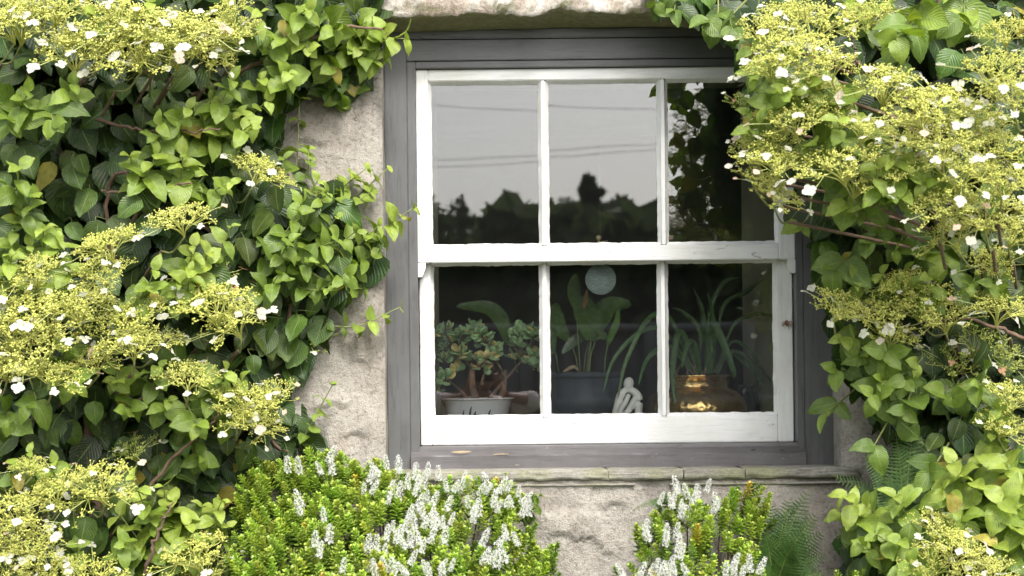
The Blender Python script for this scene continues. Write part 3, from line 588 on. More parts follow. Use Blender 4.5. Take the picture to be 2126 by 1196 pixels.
# ------------------------------------------------------------------ plant templates
def leaf_T(curl, fold, wav, seed, nl=13, nw=7, wid=.44, cord=True, serr=.010):
    r_ = np.random.default_rng(seed); V = []; U = []
    for a in range(nl):
        t = a / (nl - 1); wd = wid * (math.sin(math.pi * t ** .62) ** .62) * (1 - .10 * t) if 0 < t < 1 else .004
        if t > .72: wd *= (1 - (t - .72) * 1.9)
        for b in range(nw):
            s = b / (nw - 1) * 2 - 1; x = s * wd; e = abs(s) == 1
            y = t + (-.16 * abs(s) ** 1.5 * (1 - t) ** 3 if cord else 0) + (.03 * abs(s) if cord else 0) * (1 - t)
            if e and serr: x += s * serr * (1 if a % 2 else -1) * (0 < t < 1)
            ang = curl * t; z = -curl * .5 * t * t + fold * x * x * 2.4 + wav * math.sin(t * 7 + s * 2.4 + seed) * abs(s) ** 1.3 - .25 * curl * x * x
            V.append((x, y * (1 - .10 * curl * t), z)); U.append((b / (nw - 1), t))
    i = np.arange(nl - 1)[:, None] * nw + np.arange(nw - 1)[None]
    return np.array(V), [np.stack([i, i + 1, i + nw + 1, i + nw], -1).reshape(-1, 4)], np.array(U), None
LT = [leaf_T(c, f_, w_, s) for s, (c, f_, w_) in enumerate([(.2, .15, .03), (.5, .25, .04), (.8, .3, .03), (1.1, .2, .05), (.4, .45, .02), (.1, .05, .05), (.7, .1, .06)])]
LT += [leaf_T(c, f_, w_, s + 9, wid=.36) for s, (c, f_, w_) in enumerate([(.6, .3, .04), (.9, .35, .05), (1.3, .25, .04), (.35, .5, .03), (1.0, .15, .06), (.7, .42, .05)])]
NW, NLT = 7, 13
def leaves(mb, loc, d, n, sc, tint, petiole=None):
    loc = np.asarray(loc, float); k = len(loc); which = rng.integers(0, NW, k) if petiole is None else rng.integers(3, NLT, k); rot = frames(d, n); sc = np.broadcast_to(sc, (k,)); tint = np.array(np.broadcast_to(tint, (k, 3)))
    sick = rng.random(k) < .018; tint[sick] = np.array((.46, .40, .07)) * rng.uniform(.6, 1, (int(sick.sum()), 1))
    for j in range(len(LT)):
        s = which == j; put(mb, LT[j], loc[s], rot[s], sc[s], tint[s])
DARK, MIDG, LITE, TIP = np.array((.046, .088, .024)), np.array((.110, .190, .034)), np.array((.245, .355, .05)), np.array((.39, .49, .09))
def shoot(lm, sm_, base, tip, nodes, size, fresh, sag=.02, flow=False):
    """leafy shoot: a stem from base to tip with crossed pairs of leaves that shrink and brighten towards the tip"""
    base, tip = np.asarray(base, float), np.asarray(tip, float); mid = (base + tip) / 2 + (0, 0, -sag) + rng.standard_normal(3) * .01
    c = bez([base, mid, tip], 12); m = len(c); tube(sm_, c, np.linspace(.0032, .0014, m), 5, np.array((.17, .20, .06)) * rng.uniform(.8, 1.2))
    ax = norm(tip - base); a0 = rng.uniform(0, 6.28); L, D, Nn, Sc, Tt = [], [], [], [], []
    for k in range(nodes):
        t = 1 - (k / max(1, nodes)) ** 1.15; pos = c[int(t * (m - 1))]; a = a0 + k * 1.571 + rng.uniform(-.2, .2)
        tx = norm(np.cross(ax, (0.3, 1, .2))); ty = np.cross(ax, tx); g_ = min(1, (k + .9) / 2.6)
        for s in (0, math.pi):
            rad = tx * math.cos(a + s) + ty * math.sin(a + s); rise = ax * (1.1 - .85 * g_) ; dd = norm(rad + rise + np.array((0, -.15, -.35 * g_)) + rng.standard_normal(3) * .12)
            s_ = size * (.38 + .62 * g_) * rng.uniform(.68, 1.25); L.append(pos + dd * s_ * .12); D.append(dd)
            Nn.append(norm(ax * .8 + np.array((0, -.45, .7)) + rng.standard_normal(3) * .38)); Sc.append(s_)
            f_ = fresh * (1 - .75 * (k / max(1, nodes - 1) if nodes > 1 else 0)); f_ = np.clip(f_ + rng.uniform(-.1, .1), 0, 1)
            col = (LITE * (1 - (f_ - .5) * 2) + TIP * (f_ - .5) * 2) if f_ > .5 else (MIDG * (1 - f_ * 2) + LITE * f_ * 2); Tt.append(col * rng.uniform(.85, 1.15))
            tube(sm_, [pos, L[-1] + dd * s_ * .05], .0011, 4, (.2, .25, .07), cap=False)
    leaves(lm, L, np.array(D), np.array(Nn), np.array(Sc), np.array(Tt), True)
# ---- lacecap flower heads
OCT = np.array([(1, 0, 0), (0, 1, 0), (-1, 0, 0), (0, -1, 0), (0, 0, 1), (0, 0, -1)], float); OF = np.array([(0, 1, 4), (1, 2, 4), (2, 3, 4), (3, 0, 4), (1, 0, 5), (2, 1, 5), (3, 2, 5), (0, 3, 5)])
def head_meshes(seed, nr=11, density=1.0, green=0.0):
    r_ = np.random.default_rng(seed); hb = MB(); bl, bt = [], []
    base = np.array((0, 0, -.62)); yel = np.array((.56, .58, .135)) * (1 - green) + np.array((.30, .37, .07)) * green
    for a in range(nr):
        th = a * 2.39996; rad = math.sqrt((a + .5) / nr) * .80; e1 = np.array((rad * math.cos(th) * .62, rad * math.sin(th) * .62, -.18 + r_.uniform(-.05, .05)))
        tube(hb, bez([base, base * .5 + e1 * .3 + (0, 0, -.03), e1], 5), (.017, .016, .014, .013, .012), 4, yel * .8, cap=False)
        for b in range(int(6 * density)):
            o = r_.standard_normal(2) * .17; e2 = np.array((e1[0] * 1.62 + o[0], e1[1] * 1.62 + o[1], 0)); e2[2] = .12 - .42 * (e2[0] ** 2 + e2[1] ** 2) * .55 + r_.uniform(-.13, .05)
            tube(hb, [e1, (e1 + e2) / 2 + (0, 0, -.02), e2], .008, 3, yel * .85, cap=False)
            for c_ in range(7):
                o = r_.standard_normal(3) * (.062, .062, .035); e3 = e2 + o + (0, 0, .035); tube(hb, [e2, e3], .0055, 3, yel * .95, cap=False); bl.append(e3); bt.append(yel * r_.uniform(.75, 1.3) * (1, r_.uniform(.92, 1.06), 1))
    k = len(bl); rot = np.broadcast_to(np.eye(3), (k, 3, 3)); put(hb, (OCT, [OF], np.zeros((6, 2)), None), np.array(bl), rot, r_.uniform(.018, .030, k), np.array(bt))
    nf = int(r_.integers(5, 9)); fl = []
    for a in range(nf):
        th = a / nf * 6.283 + r_.uniform(-.3, .3); rr = r_.uniform(.95, 1.28) if r_.random() < .75 else r_.uniform(.3, .7); c = np.array((rr * math.cos(th), rr * math.sin(th), -.12 if rr > .9 else .17)) + r_.standard_normal(3) * .06
        tube(hb, bez([np.array((c[0] * .5, c[1] * .5, -.12)), np.array((c[0] * .8, c[1] * .8, c[2] - .02)), c], 5), .009, 4, (.5, .54, .2), cap=False)
        nrm = norm(np.array((c[0] * .35, c[1] * .35, 1.0)) + r_.standard_normal(3) * .28 + (0, -.0, .25)); u_ = r_.random(); fl.append((c, nrm, r_.uniform(.10, .16), int(r_.integers(0, 8)) if u_ < .86 else 8 + int(r_.integers(0, 3)), r_.uniform(0, 6.28)))
    return hb.mesh('flower_head', M_buds, False), fl
def floret_mesh(seed, col):
    r_ = np.random.default_rng(seed); fl = MB(); npet = 4 if r_.random() < .75 else 3
    for q_ in range(npet):
        ph = q_ * 6.283 / npet + r_.uniform(-.2, .2); dx = np.array((math.cos(ph), math.sin(ph), 0)); dy = np.array((-math.sin(ph), math.cos(ph), 0)); s2 = r_.uniform(.8, 1.1); cup = r_.uniform(-.35, .35); V = []
        for t, wd in ((0, .12), (.3, .60), (.6, .86), (.88, .70), (1.04, .3)):
            for s_ in (-1, -.5, 0, .5, 1): V.append(dx * t * s2 * (1 - .08 * abs(s_)) + dy * s_ * wd * s2 * .64 + np.array((0, 0, s2 * (cup * t * t + .14 * abs(s_) * t + .05 * math.sin(5 * s_ + q_)))))
        i = np.arange(4)[:, None] * 5 + np.arange(4)[None]; fl.add(V, np.stack([i, i + 1, i + 6, i + 5], -1).reshape(-1, 4), np.array(col) * r_.uniform(.92, 1.05))
    ball(fl, (0, 0, .05), .10, (.62, .58, .25), 1); return fl.mesh('white_floret', M_petal, True)
FLO = [floret_mesh(s_, (.84, .83, .72)) for s_ in range(8)] + [floret_mesh(30, (.80, .60, .48)), floret_mesh(31, (.62, .36, .22)), floret_mesh(32, (.84, .72, .62))]
HEADS = [head_meshes(s) for s in range(7)]; HGREEN = [head_meshes(20 + s, 9, .8, .75) for s in range(3)]
def add_head(parent, px, py, wpx, Y, dim=False, tilt=None):
    c = P(px, py, Y); hb, fl = random.choice(HGREEN if dim else HEADS); o = bpy.data.objects.new('flower_head', hb); C.objects.link(o)
    ax = norm(np.array((random.uniform(-.35, .35), -.50 + random.uniform(-.2, .2), .85))) if tilt is None else norm(tilt)
    q_ = Vector(ax).to_track_quat('Z', 'Y') @ Matrix.Rotation(random.uniform(0, 6.28), 3, 'Z').to_quaternion()
    s = wpx * 1.30 / 2 / (F / (DIST + Y)) / 1.0; o.parent = parent; o.matrix_parent_inverse = wmat(parent).inverted(); o.location = Vector(c); o.rotation_mode = 'QUATERNION'; o.rotation_quaternion = q_; o.scale = (s, s, s)
    for fc, fn, fs, fi, fa in fl:
        f_ = bpy.data.objects.new('white_floret', FLO[fi]); C.objects.link(f_); f_.parent = o; f_.location = Vector(fc); f_.scale = (fs, fs, fs); f_.rotation_mode = 'QUATERNION'
        f_.rotation_quaternion = Vector(fn).to_track_quat('Z', 'Y') @ Matrix.Rotation(fa, 3, 'Z').to_quaternion()
        if fi >= 8: f_.name = 'faded_floret'; f_['label'] = 'floret fading to pinkish brown'
    return c - ax * s * .6
# ---- outlines of the two climbers in the photo
LPOLY = [(-250, -200), (770, -200), (775, 40), (770, 120), (740, 190), (640, 200), (575, 215), (560, 330), (600, 380), (700, 410), (770, 460), (775, 560), (705, 600), (690, 650), (650, 720), (615, 800), (600, 860), (650, 900), (680, 940), (600, 1000), (480, 1010), (470, 1400), (-250, 1400)]
RPOLY = [(1345, -200), (1350, 5), (1400, 25), (1440, 45), (1500, 60), (1560, 150), (1570, 260), (1600, 350), (1640, 440), (1690, 480), (1700, 560), (1730, 600), (1740, 700), (1760, 760), (1780, 850), (1860, 900), (1870, 960), (1920, 1010), (1780, 1060), (1760, 1120), (1770, 1400), (2400, 1400), (2400, -200)]
def lb(px, py):
    e = np.interp(py, [0, 200, 330, 430, 560, 700, 830, 1000], [790, 620, 590, 780, 770, 660, 610, 540]); t = np.clip((e - px) / 480, 0, 1); return .22 + .36 * np.sqrt(t) + .0 * px
def rb(px, py):
    e = np.interp(py, [0, 60, 300, 430, 500, 600, 900, 1100], [1400, 1500, 1530, 1600, 1690, 1690, 1740, 1740]); t = np.clip((px - e) / 360, 0, 1); b0 = np.interp(py, [0, 60, 120, 420, 500, 700, 1000, 1200], [.25, .55, .72, .66, .36, .30, .40, .5]); return b0 + .22 * np.sqrt(t)
def scatter(poly, n, x0, x1, y0=-120, y1=1330):
    out = []
    while len(out) < n:
        x = rng.uniform(x0, x1, 4 * n); y = rng.uniform(y0, y1, 4 * n); k = inpoly(x, y, poly); out += list(zip(x[k], y[k]))
    return np.array(out[:n])
def dense(name, parent, pts, bfun, f0, f1, sc, col, coljit, tagl=None):
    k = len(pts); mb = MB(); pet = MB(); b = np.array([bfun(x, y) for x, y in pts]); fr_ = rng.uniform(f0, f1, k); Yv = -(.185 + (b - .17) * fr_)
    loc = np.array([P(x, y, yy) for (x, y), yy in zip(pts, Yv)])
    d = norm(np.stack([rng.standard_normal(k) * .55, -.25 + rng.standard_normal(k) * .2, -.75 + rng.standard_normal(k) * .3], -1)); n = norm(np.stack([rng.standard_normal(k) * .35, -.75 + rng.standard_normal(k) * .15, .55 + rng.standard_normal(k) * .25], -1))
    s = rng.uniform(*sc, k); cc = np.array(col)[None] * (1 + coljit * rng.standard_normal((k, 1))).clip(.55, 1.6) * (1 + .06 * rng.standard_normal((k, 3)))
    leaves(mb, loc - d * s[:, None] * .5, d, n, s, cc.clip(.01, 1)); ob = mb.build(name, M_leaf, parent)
    for j in range(0, k, 2):
        a = loc[j] - d[j] * s[j] * .45; tube(pet, bez([a, a + (rng.uniform(-.02, .02), .02, .025), a + (rng.uniform(-.04, .04), .05, .02)], 5), .0012, 4, (.13, .16, .05), cap=False)
    return ob, pet
def climber(nm, label, root_px, poly, bfun, n_dark, n_mid, xr, heads, sprays, extra, minY, branches):
    rp = P(*root_px, -.3); root = empty('climbing_hydrangea', (rp[0], -.3, 0), label, 'shrub', 'climbing hydrangeas on the cottage wall')
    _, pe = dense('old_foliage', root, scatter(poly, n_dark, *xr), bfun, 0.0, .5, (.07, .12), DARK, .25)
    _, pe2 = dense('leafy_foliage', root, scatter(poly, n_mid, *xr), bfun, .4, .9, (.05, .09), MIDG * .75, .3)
    pe.v += pe2.v; pe.t += pe2.t; pe.u += pe2.u; pe.f += [a + pe.n for a in pe2.f]; pe.m += pe2.m; pe.build('leaf_stalks', M_stem, root)
    bk = MB()
    for pts, r0 in branches:
        c = bez([P(x, y, yy) for x, y, yy in pts], 24); c += rng.standard_normal(c.shape) * .003; tube(bk, c, np.linspace(r0, r0 * .35, len(c)), 7, np.array((.16, .10, .07)) * rng.uniform(.8, 1.2))
    for hx, hy, wpx, *rest in heads:
        dim = bool(rest and rest[0]); Y = -(bfun(hx, hy) + (rng.uniform(.02, .11) if not dim else -.10)); st0 = add_head(root, hx, hy, wpx, Y, dim)
        e = st0 + np.array((rng.uniform(.02, .10) * (1 if hx > 1000 else -1), .10, -.03)); tube(bk, bez([st0, (st0 + e) / 2 + (0, .0, -.02), e], 8), .0028, 6, (.24, .26, .09))
        e2 = e + np.array(((max(.05, 1.16 - e[0]) if hx > 1000 else -.08) * .9, .12, -.06)); e2[1] = min(e2[1], -.2); tube(bk, bez([e, (e + e2) / 2, e2], 6), .0045, 6, (.17, .11, .075))
    bk.build('branches', M_bark, root)
    for s in sprays:                      # (x, y of tip, dx, dy of the base in px, nodes, leaf size m, freshness)
        x, y, dx, dy, nodes, size, fresh = s; lm, sm_ = MB(), MB(); b = bfun(x, y) + rng.uniform(.0, .11); Y0 = -max(.2, b - .02); Y1 = -max(.2, b - .12)
        shoot(lm, sm_, P(x + dx, y + dy, Y1), P(x, y, Y0), nodes, size, fresh); so_ = sm_.build('leafy_shoot', M_stem, root); lm.build('shoot_leaves', M_leaf, so_)
    for args in extra: args(root)
    return root
random.seed(11); rng = np.random.default_rng(11)
LH = [(55, 25, 170), (150, 95, 150), (205, 60, 150), (275, 95, 150), (330, 45, 170), (400, 60, 150), (440, 110, 90), (250, 20, 120), (120, 5, 130), (470, 20, 90), (540, 345, 110), (370, 447, 115), (215, 500, 120), (210, 560, 110), (245, 660, 140), (270, 710, 110), (100, 640, 170), (20, 610, 110), (60, 720, 170), (15, 760, 100),
      (450, 620, 150), (430, 570, 110, 1), (480, 660, 120), (640, 700, 90, 1), (520, 830, 120), (545, 880, 80), (390, 775, 110), (270, 930, 90, 1), (150, 1010, 150, 1), (210, 1000, 140), (35, 1060, 130), (15, 1110, 120), (400, 1140, 130), (420, 1185, 110), (200, 1200, 130), (60, 965, 70), (300, 125, 90, 1), (110, 1190, 110), (150, 620, 140), (60, 560, 110), (190, 745, 100), (290, 640, 100), (325, 700, 90), (25, 680, 130), (110, 770, 110), (560, 820, 90), (500, 860, 90), (100, 1010, 120), (20, 1155, 120), (80, 1130, 100), (5, 40, 130), (360, 100, 120), (480, 60, 100)]
LH = [(h_[0], h_[1], h_[2] * 1.08, *h_[3:]) for h_ in LH]
def sp(x, y, dx, dy, nodes=5, size=.06, fresh=.8): return (x, y, dx, dy, nodes, size, fresh)
LS = [sp(540, 25, -60, 60), sp(600, 70, -50, 50), sp(640, 20, -60, 30), sp(700, 60, -40, -60, 4, .075, .6), sp(760, 55, -60, -30, 5, .065, .7), sp(840, 80, -120, -10, 6, .066, .9), sp(800, 70, -90, -10, 6, .062, .9), sp(745, 100, -70, -30, 6, .064, .85), sp(640, 100, -50, -50, 5, .065, .8), sp(600, 150, -50, -20, 5, .06, .75), sp(770, 130, -60, -50, 4, .07, .7), sp(690, 140, -20, -80, 4, .07, .55), sp(800, 120, -80, -30, 4, .06, .8),
      sp(700, 200, -10, -90, 3, .085, .45), sp(480, 165, -60, 60), sp(540, 165, -70, 60), sp(555, 210, -80, 50), sp(500, 235, -60, 30), sp(440, 205, -50, 50), sp(450, 275, -60, 30, 5, .065), sp(520, 260, -60, 40), sp(390, 225, -30, 40, 4, .06, .7),
      sp(270, 325, 10, 60, 4, .06, .8), sp(325, 320, -20, 70, 5, .07, .75), sp(380, 320, -20, 70, 5, .065, .85), sp(395, 345, -20, 60), sp(480, 380, -60, 40, 4, .055), sp(330, 260, -20, 50, 4, .07, .6), sp(40, 345, -30, 40, 4, .06, .6), sp(75, 400, -10, 50, 4, .06, .7), sp(20, 250, 0, -60, 3, .10, .4), sp(110, 250, 0, -60, 3, .085, .4),
      sp(150, 175, -30, 30, 4, .06, .6), sp(60, 190, -20, 40, 4, .06, .5), sp(35, 460, -20, 60, 5, .06), sp(90, 475, -10, 50, 5, .06), sp(125, 500, -30, 60), sp(60, 510, -30, 50, 5, .055), sp(145, 550, -30, 50), sp(25, 530, -20, 50), sp(110, 590, -30, 30, 4, .055),
      sp(400, 510, -30, 60, 5, .062, .95), sp(430, 525, -20, 60, 5, .06, .95), sp(395, 560, -10, 50, 5, .055, .8), sp(370, 590, -20, 40, 4, .055, .8), sp(480, 470, -40, 40, 4, .05, .75), sp(320, 560, -30, 40, 4, .055, .7), sp(300, 600, -30, 30, 4, .055, .6),
      sp(660, 375, -80, 90, 6, .060, .75), sp(730, 370, -110, 80, 7, .056, .85), sp(805, 350, -150, 90, 8, .054, .9), sp(760, 350, -120, 90, 6, .052, .9), sp(770, 400, -130, 70, 6, .055, .7), sp(785, 470, -130, 60, 6, .055, .7), sp(680, 400, -80, 70, 5, .05, .6), sp(700, 450, -100, 70, 5, .055, .6), sp(858, 432, -160, 90, 8, .050, .9), sp(770, 520, -120, 40, 6, .055, .55), sp(740, 480, -120, 60, 6, .055, .65), sp(700, 500, -120, 40, 6, .06, .55),
      sp(620, 440, -70, 60, 5, .06, .4), sp(600, 500, -60, 40, 5, .065, .35), sp(640, 540, -80, 20, 5, .065, .35), sp(720, 570, -100, -20, 5, .06, .45), sp(755, 600, -90, -50, 4, .055, .4), sp(680, 600, -80, -20, 4, .06, .4), sp(580, 570, -60, 20, 4, .065, .3), sp(622, 205, -15, 200, 5, .056, .8),
      sp(830, 638, -170, 35, 6, .044, .85), sp(690, 800, -70, 130, 6, .042, .6), sp(590, 330, -30, 60, 3, .05, .5), sp(640, 310, -25, 70, 3, .045, .6),
      sp(300, 1030, 60, 120, 6, .075, 1), sp(360, 1040, 20, 110, 6, .07, 1), sp(420, 1050, -30, 110, 6, .07, 1), sp(250, 1070, 80, 110, 5, .08, .95), sp(460, 1040, -70, 110, 6, .06, 1), sp(340, 1010, 30, 110, 5, .06, 1), sp(275, 990, 60, 110, 5, .05, .95), sp(390, 1090, -20, 90, 4, .07, .9), sp(470, 1090, -70, 80, 4, .06, .9),
      sp(110, 960, -20, 60, 5, .055, .7), sp(60, 940, -20, 60, 4, .05, .7), sp(160, 800, -20, -50, 3, .08, .5), sp(60, 840, 0, -60, 3, .09, .3), sp(240, 790, 0, -50, 4, .06, .7), sp(260, 850, -10, -50, 4, .06, .55), sp(410, 880, -30, -60, 3, .075, .6), sp(470, 770, -50, 20, 5, .06, .9), sp(500, 790, -50, 20, 4, .065, .8), sp(440, 800, -40, 30, 4, .065, .7), sp(350, 830, -30, -20, 4, .065, .6), sp(420, 950, -30, -60, 4, .06, .5),
      sp(490, 870, -50, -50, 3, .085, .5), sp(160, 1130, -30, 30, 4, .065, .5), sp(260, 1130, 0, 50, 4, .065, .6), sp(150, 700, -20, 50, 4, .06, .6), sp(330, 760, -30, 30, 4, .06, .55), sp(20, 870, 0, -50, 3, .08, .35), sp(200, 30, -20, 60, 4, .06, .9), sp(310, 5, -20, 60, 4, .06, .9)]
LB = [([(150, 1500, -.3), (200, 1150, -.3), (180, 800, -.32), (230, 560, -.33), (120, 300, -.3), (200, 0, -.3), (260, -250, -.25)], .02), ([(230, 560, -.33), (300, 400, -.38), (260, 395, -.42), (210, 400, -.45)], .008), ([(230, 560, -.33), (230, 370, -.40), (330, 385, -.48), (400, 380, -.5)], .007),
      ([(180, 820, -.35), (60, 790, -.42), (-60, 800, -.4)], .006), ([(250, 850, -.35), (290, 830, -.45), (380, 765, -.5)], .006), ([(200, 1150, -.3), (350, 960, -.4), (420, 900, -.45), (460, 860, -.5)], .006), ([(300, 1196, -.5), (330, 1100, -.55), (360, 1040, -.55)], .006), ([(200, 100, -.35), (300, 150, -.45), (420, 110, -.5)], .006),
      ([(300, 400, -.3), (480, 500, -.3), (600, 600, -.26), (560, 900, -.22), (640, 950, -.2)], .010), ([(400, 200, -.3), (560, 120, -.3), (700, 60, -.3), (800, 60, -.32)], .008), ([(200, 250, -.4), (330, 275, -.45), (460, 265, -.5)], .005), ([(0, 200, -.4), (120, 210, -.45), (180, 160, -.48)], .005)]
climber('l', 'climbing hydrangea with yellow green lacecaps covering the wall left of the window', (180, 1196), LPOLY, lb, 2300, 380, (-250, 790), LH, LS, [], 0, LB)
RH = [(1600, 60, 130), (1660, 100, 150), (1700, 40, 160), (1590, 130, 110), (1640, 25, 120), (1810, 25, 110), (1720, 130, 110), (1840, 170, 150), (1910, 220, 150), (1980, 210, 150), (2060, 140, 130), (2100, 190, 130), (2085, 60, 110), (1700, 210, 130), (1650, 240, 130), (1600, 285, 130), (1740, 330, 160), (1620, 330, 120), (1560, 310, 90), (1800, 260, 110), (1960, 290, 150),
      (1900, 270, 120), (2060, 300, 140), (2000, 350, 150), (2080, 370, 130), (1620, 400, 90), (1580, 370, 80), (1960, 420, 140), (2050, 430, 160), (2110, 480, 110), (1980, 480, 120), (2060, 540, 100), (1750, 630, 120), (1820, 640, 130), (1900, 620, 150), (1960, 650, 120), (1870, 580, 100), (2080, 630, 130), (2040, 700, 140, 1), (2100, 740, 110, 1), (1990, 750, 110, 1),
      (2110, 820, 110), (2090, 880, 100), (1950, 1090, 110), (2000, 1140, 130), (1940, 1170, 110), (2050, 1190, 120), (1680, 170, 100), (1540, 210, 60, 1), (1860, 690, 100), (2040, 250, 110), (1790, 370, 120), (1870, 340, 120)]
RS = [sp(1850, 10, 30, 60, 5, .07, .8), sp(1900, 40, 20, -70, 3, .10, .8), sp(2000, 30, 0, -60, 3, .10, .9), sp(1990, -10, 20, 60, 4, .08, .9), sp(1860, 80, 30, -50, 3, .085, .5), sp(1780, 5, 20, 60, 5, .06, .9), sp(1740, -5, 10, 60, 4, .07, .9), sp(1560, 100, 60, 30, 3, .075, .5), sp(1570, 160, 60, -40, 3, .08, .8), sp(1630, 190, 60, -20, 5, .065, .75), sp(1680, 180, 50, 20, 5, .065, .8),
      sp(1555, 235, 60, 20, 4, .055, .7), sp(1590, 225, 50, -40, 4, .06, .7), sp(1560, 270, 50, 0, 3, .07, .5), sp(1770, 205, 10, 70, 5, .06, 1), sp(1740, 250, 20, 50, 4, .065, .8), sp(1680, 300, 40, -20, 3, .085, .7), sp(1850, 330, 20, 40, 5, .06, .9), sp(1880, 350, 10, 40, 5, .06, .9), sp(1820, 345, 10, 50, 4, .065, .8), sp(1860, 400, 20, -50, 3, .09, .7), sp(1920, 380, 20, -40, 3, .07, .7),
      sp(1760, 420, 20, -60, 3, .09, .65), sp(1662, 468, 25, -75, 1, .095, .6), sp(1800, 440, 20, -40, 3, .08, .4), sp(1730, 560, 50, -60, 3, .10, .25), sp(1800, 500, 40, -50, 3, .09, .25), sp(1860, 520, 20, -60, 3, .085, .4), sp(1930, 530, 30, -40, 4, .075, .75), sp(2010, 590, 20, -30, 4, .05, .5), sp(2060, 590, 20, -30, 4, .05, .45),
      sp(1830, 570, 20, 50, 5, .06, .85), sp(1880, 565, 10, 50, 5, .065, .85), sp(1930, 575, 0, 50, 5, .06, .85), sp(1780, 580, 30, 40, 4, .06, .8), sp(1750, 700, 40, -30, 3, .075, .8), sp(1735, 770, 60, -30, 3, .08, .45), sp(1790, 740, 40, -30, 4, .075, .4), sp(1840, 730, 20, -40, 3, .09, .4), sp(1905, 755, -5, -55, 1, .085, .85), sp(1880, 790, 20, -30, 3, .085, .35),
      sp(1830, 790, 20, -40, 4, .065, .6), sp(1715, 860, 70, -60, 2, .08, .5), sp(1810, 820, 30, -30, 3, .075, .6), sp(1880, 850, 20, -60, 2, .11, .15), sp(1815, 925, 40, -70, 1, .135, .12), sp(1930, 980, 40, -60, 2, .12, .12), sp(1960, 820, 30, -30, 3, .09, .3), sp(2030, 800, 20, -40, 3, .085, .4), sp(2070, 850, 20, 0, 4, .07, .5),
      sp(1760, 1030, 80, 50, 5, .075, .95), sp(1800, 1050, 60, 50, 5, .08, .9), sp(1740, 1060, 80, 40, 4, .06, .95), sp(1860, 1030, 40, 50, 4, .075, .75), sp(1820, 1110, 60, 20, 4, .085, .6), sp(1870, 1120, 40, 20, 4, .085, .55), sp(1790, 1130, 60, 10, 4, .07, .6), sp(1980, 960, 60, 60, 6, .08, .95), sp(2040, 950, 40, 60, 6, .08, .95), sp(2090, 960, 20, 60, 6, .08, .95), sp(2020, 1000, 40, 40, 5, .085, .9),
      sp(2080, 1040, 20, 40, 5, .085, .85), sp(2120, 1010, 10, 40, 5, .08, .9), sp(1960, 1020, 50, 30, 4, .08, .8), sp(2060, 900, 30, 50, 5, .06, .9), sp(2110, 1100, 20, 30, 5, .08, .8), sp(1990, 1060, 40, 30, 4, .08, .7), sp(1890, 1170, 30, 20, 4, .08, .5), sp(2070, 1130, 20, 30, 4, .08, .7), sp(1400, 20, 30, -60, 2, .08, .15), sp(1470, 40, 20, -70, 2, .09, .1), sp(1360, 10, 20, -60, 2, .07, .2), sp(1520, 60, 30, -60, 2, .08, .15)]
RB = [([(1980, 1500, -.3), (1960, 1100, -.32), (2000, 800, -.3), (1930, 560, -.33), (2020, 300, -.35), (1950, 0, -.32), (1980, -250, -.25)], .02), ([(1950, 600, -.33), (1850, 530, -.3), (1790, 545, -.28), (1720, 520, -.25)], .006), ([(2000, 330, -.4), (1850, 180, -.6), (1770, 130, -.75), (1660, 110, -.8)], .008), ([(1780, 130, -.76), (1765, 70, -.76)], .004),
      ([(1930, 400, -.4), (1800, 300, -.65), (1700, 290, -.75)], .007), ([(1900, 700, -.4), (1830, 650, -.45), (1780, 650, -.45)], .006), ([(2126, 700, -.4), (2000, 660, -.45), (1920, 680, -.45)], .006), ([(1980, 1000, -.4), (2050, 1050, -.5), (2100, 1000, -.6)], .006), ([(1990, 60, -.4), (1940, 40, -.6), (1880, 30, -.7)], .006)]
def creeper(root):                        # short shoots of the same plant at the sill
    for s in ((1050, 985, 20, 90, 5, .042, .7), (1120, 1030, -50, 30, 4, .045, .4), (1110, 1050, -50, 20, 3, .045, .35)):
        lm, sm_ = MB(), MB(); shoot(lm, sm_, P(s[0] + s[2], s[1] + s[3], -.27), P(s[0], s[1], -.25), *s[4:]); so_ = sm_.build('leafy_shoot', M_stem, root); lm.build('shoot_leaves', M_leaf, so_)
climber('r', 'climbing hydrangea with white rimmed lacecaps reaching over the window from the right', (1980, 1196), RPOLY, rb, 1900, 330, (1340, 2380), RH, RS, [], 0, RB)
crp = P(1090, 1060, -.25); cro = empty('young_climber', (crp[0], crp[1], crp[2]), 'small sprig of glossy leaves growing against the slate sill', 'climber'); creeper(cro)

# ------------------------------------------------------------------ hebes
def hebe_T(seed):
    r_ = np.random.default_rng(seed); V, Fq, T = [], [], []; nodes = 8
    for k in range(nodes):
        t = k / (nodes - 1); h_ = t * .80; L = .34 * (1 - .35 * t) if t < .9 else .2
        for j in range(4 if k < nodes - 1 else 5):
            a = j * 1.571 + k * .785 + r_.uniform(-.2, .2); el = .30 + .95 * t ** 1.5 + r_.uniform(-.15, .15); d = np.array((math.cos(a) * math.cos(el), math.sin(a) * math.cos(el), math.sin(el))); s = np.array((-math.sin(a), math.cos(a), 0)); n_ = np.cross(s, d); b = len(V); o = np.array((0, 0, h_))
            for tt, wd, cup in ((.02, .02, 0), (.45, .062, .0), (.8, .055, .02), (1.0, .008, .05)):
                for q_ in (-1, 1): V.append(o + d * L * tt + s * wd * q_ + n_ * (cup + .018))
                V.append(o + d * L * tt + n_ * cup)
            for m_ in range(3):
                q0 = b + m_ * 3; Fq += [(q0, q0 + 2, q0 + 5, q0 + 3), (q0 + 2, q0 + 1, q0 + 4, q0 + 5)]
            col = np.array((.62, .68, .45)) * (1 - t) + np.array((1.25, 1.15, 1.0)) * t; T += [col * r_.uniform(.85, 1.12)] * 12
    return np.array(V), [np.array(Fq)], np.zeros((len(V), 2)), np.array(T)
HT = [hebe_T(s) for s in range(5)]
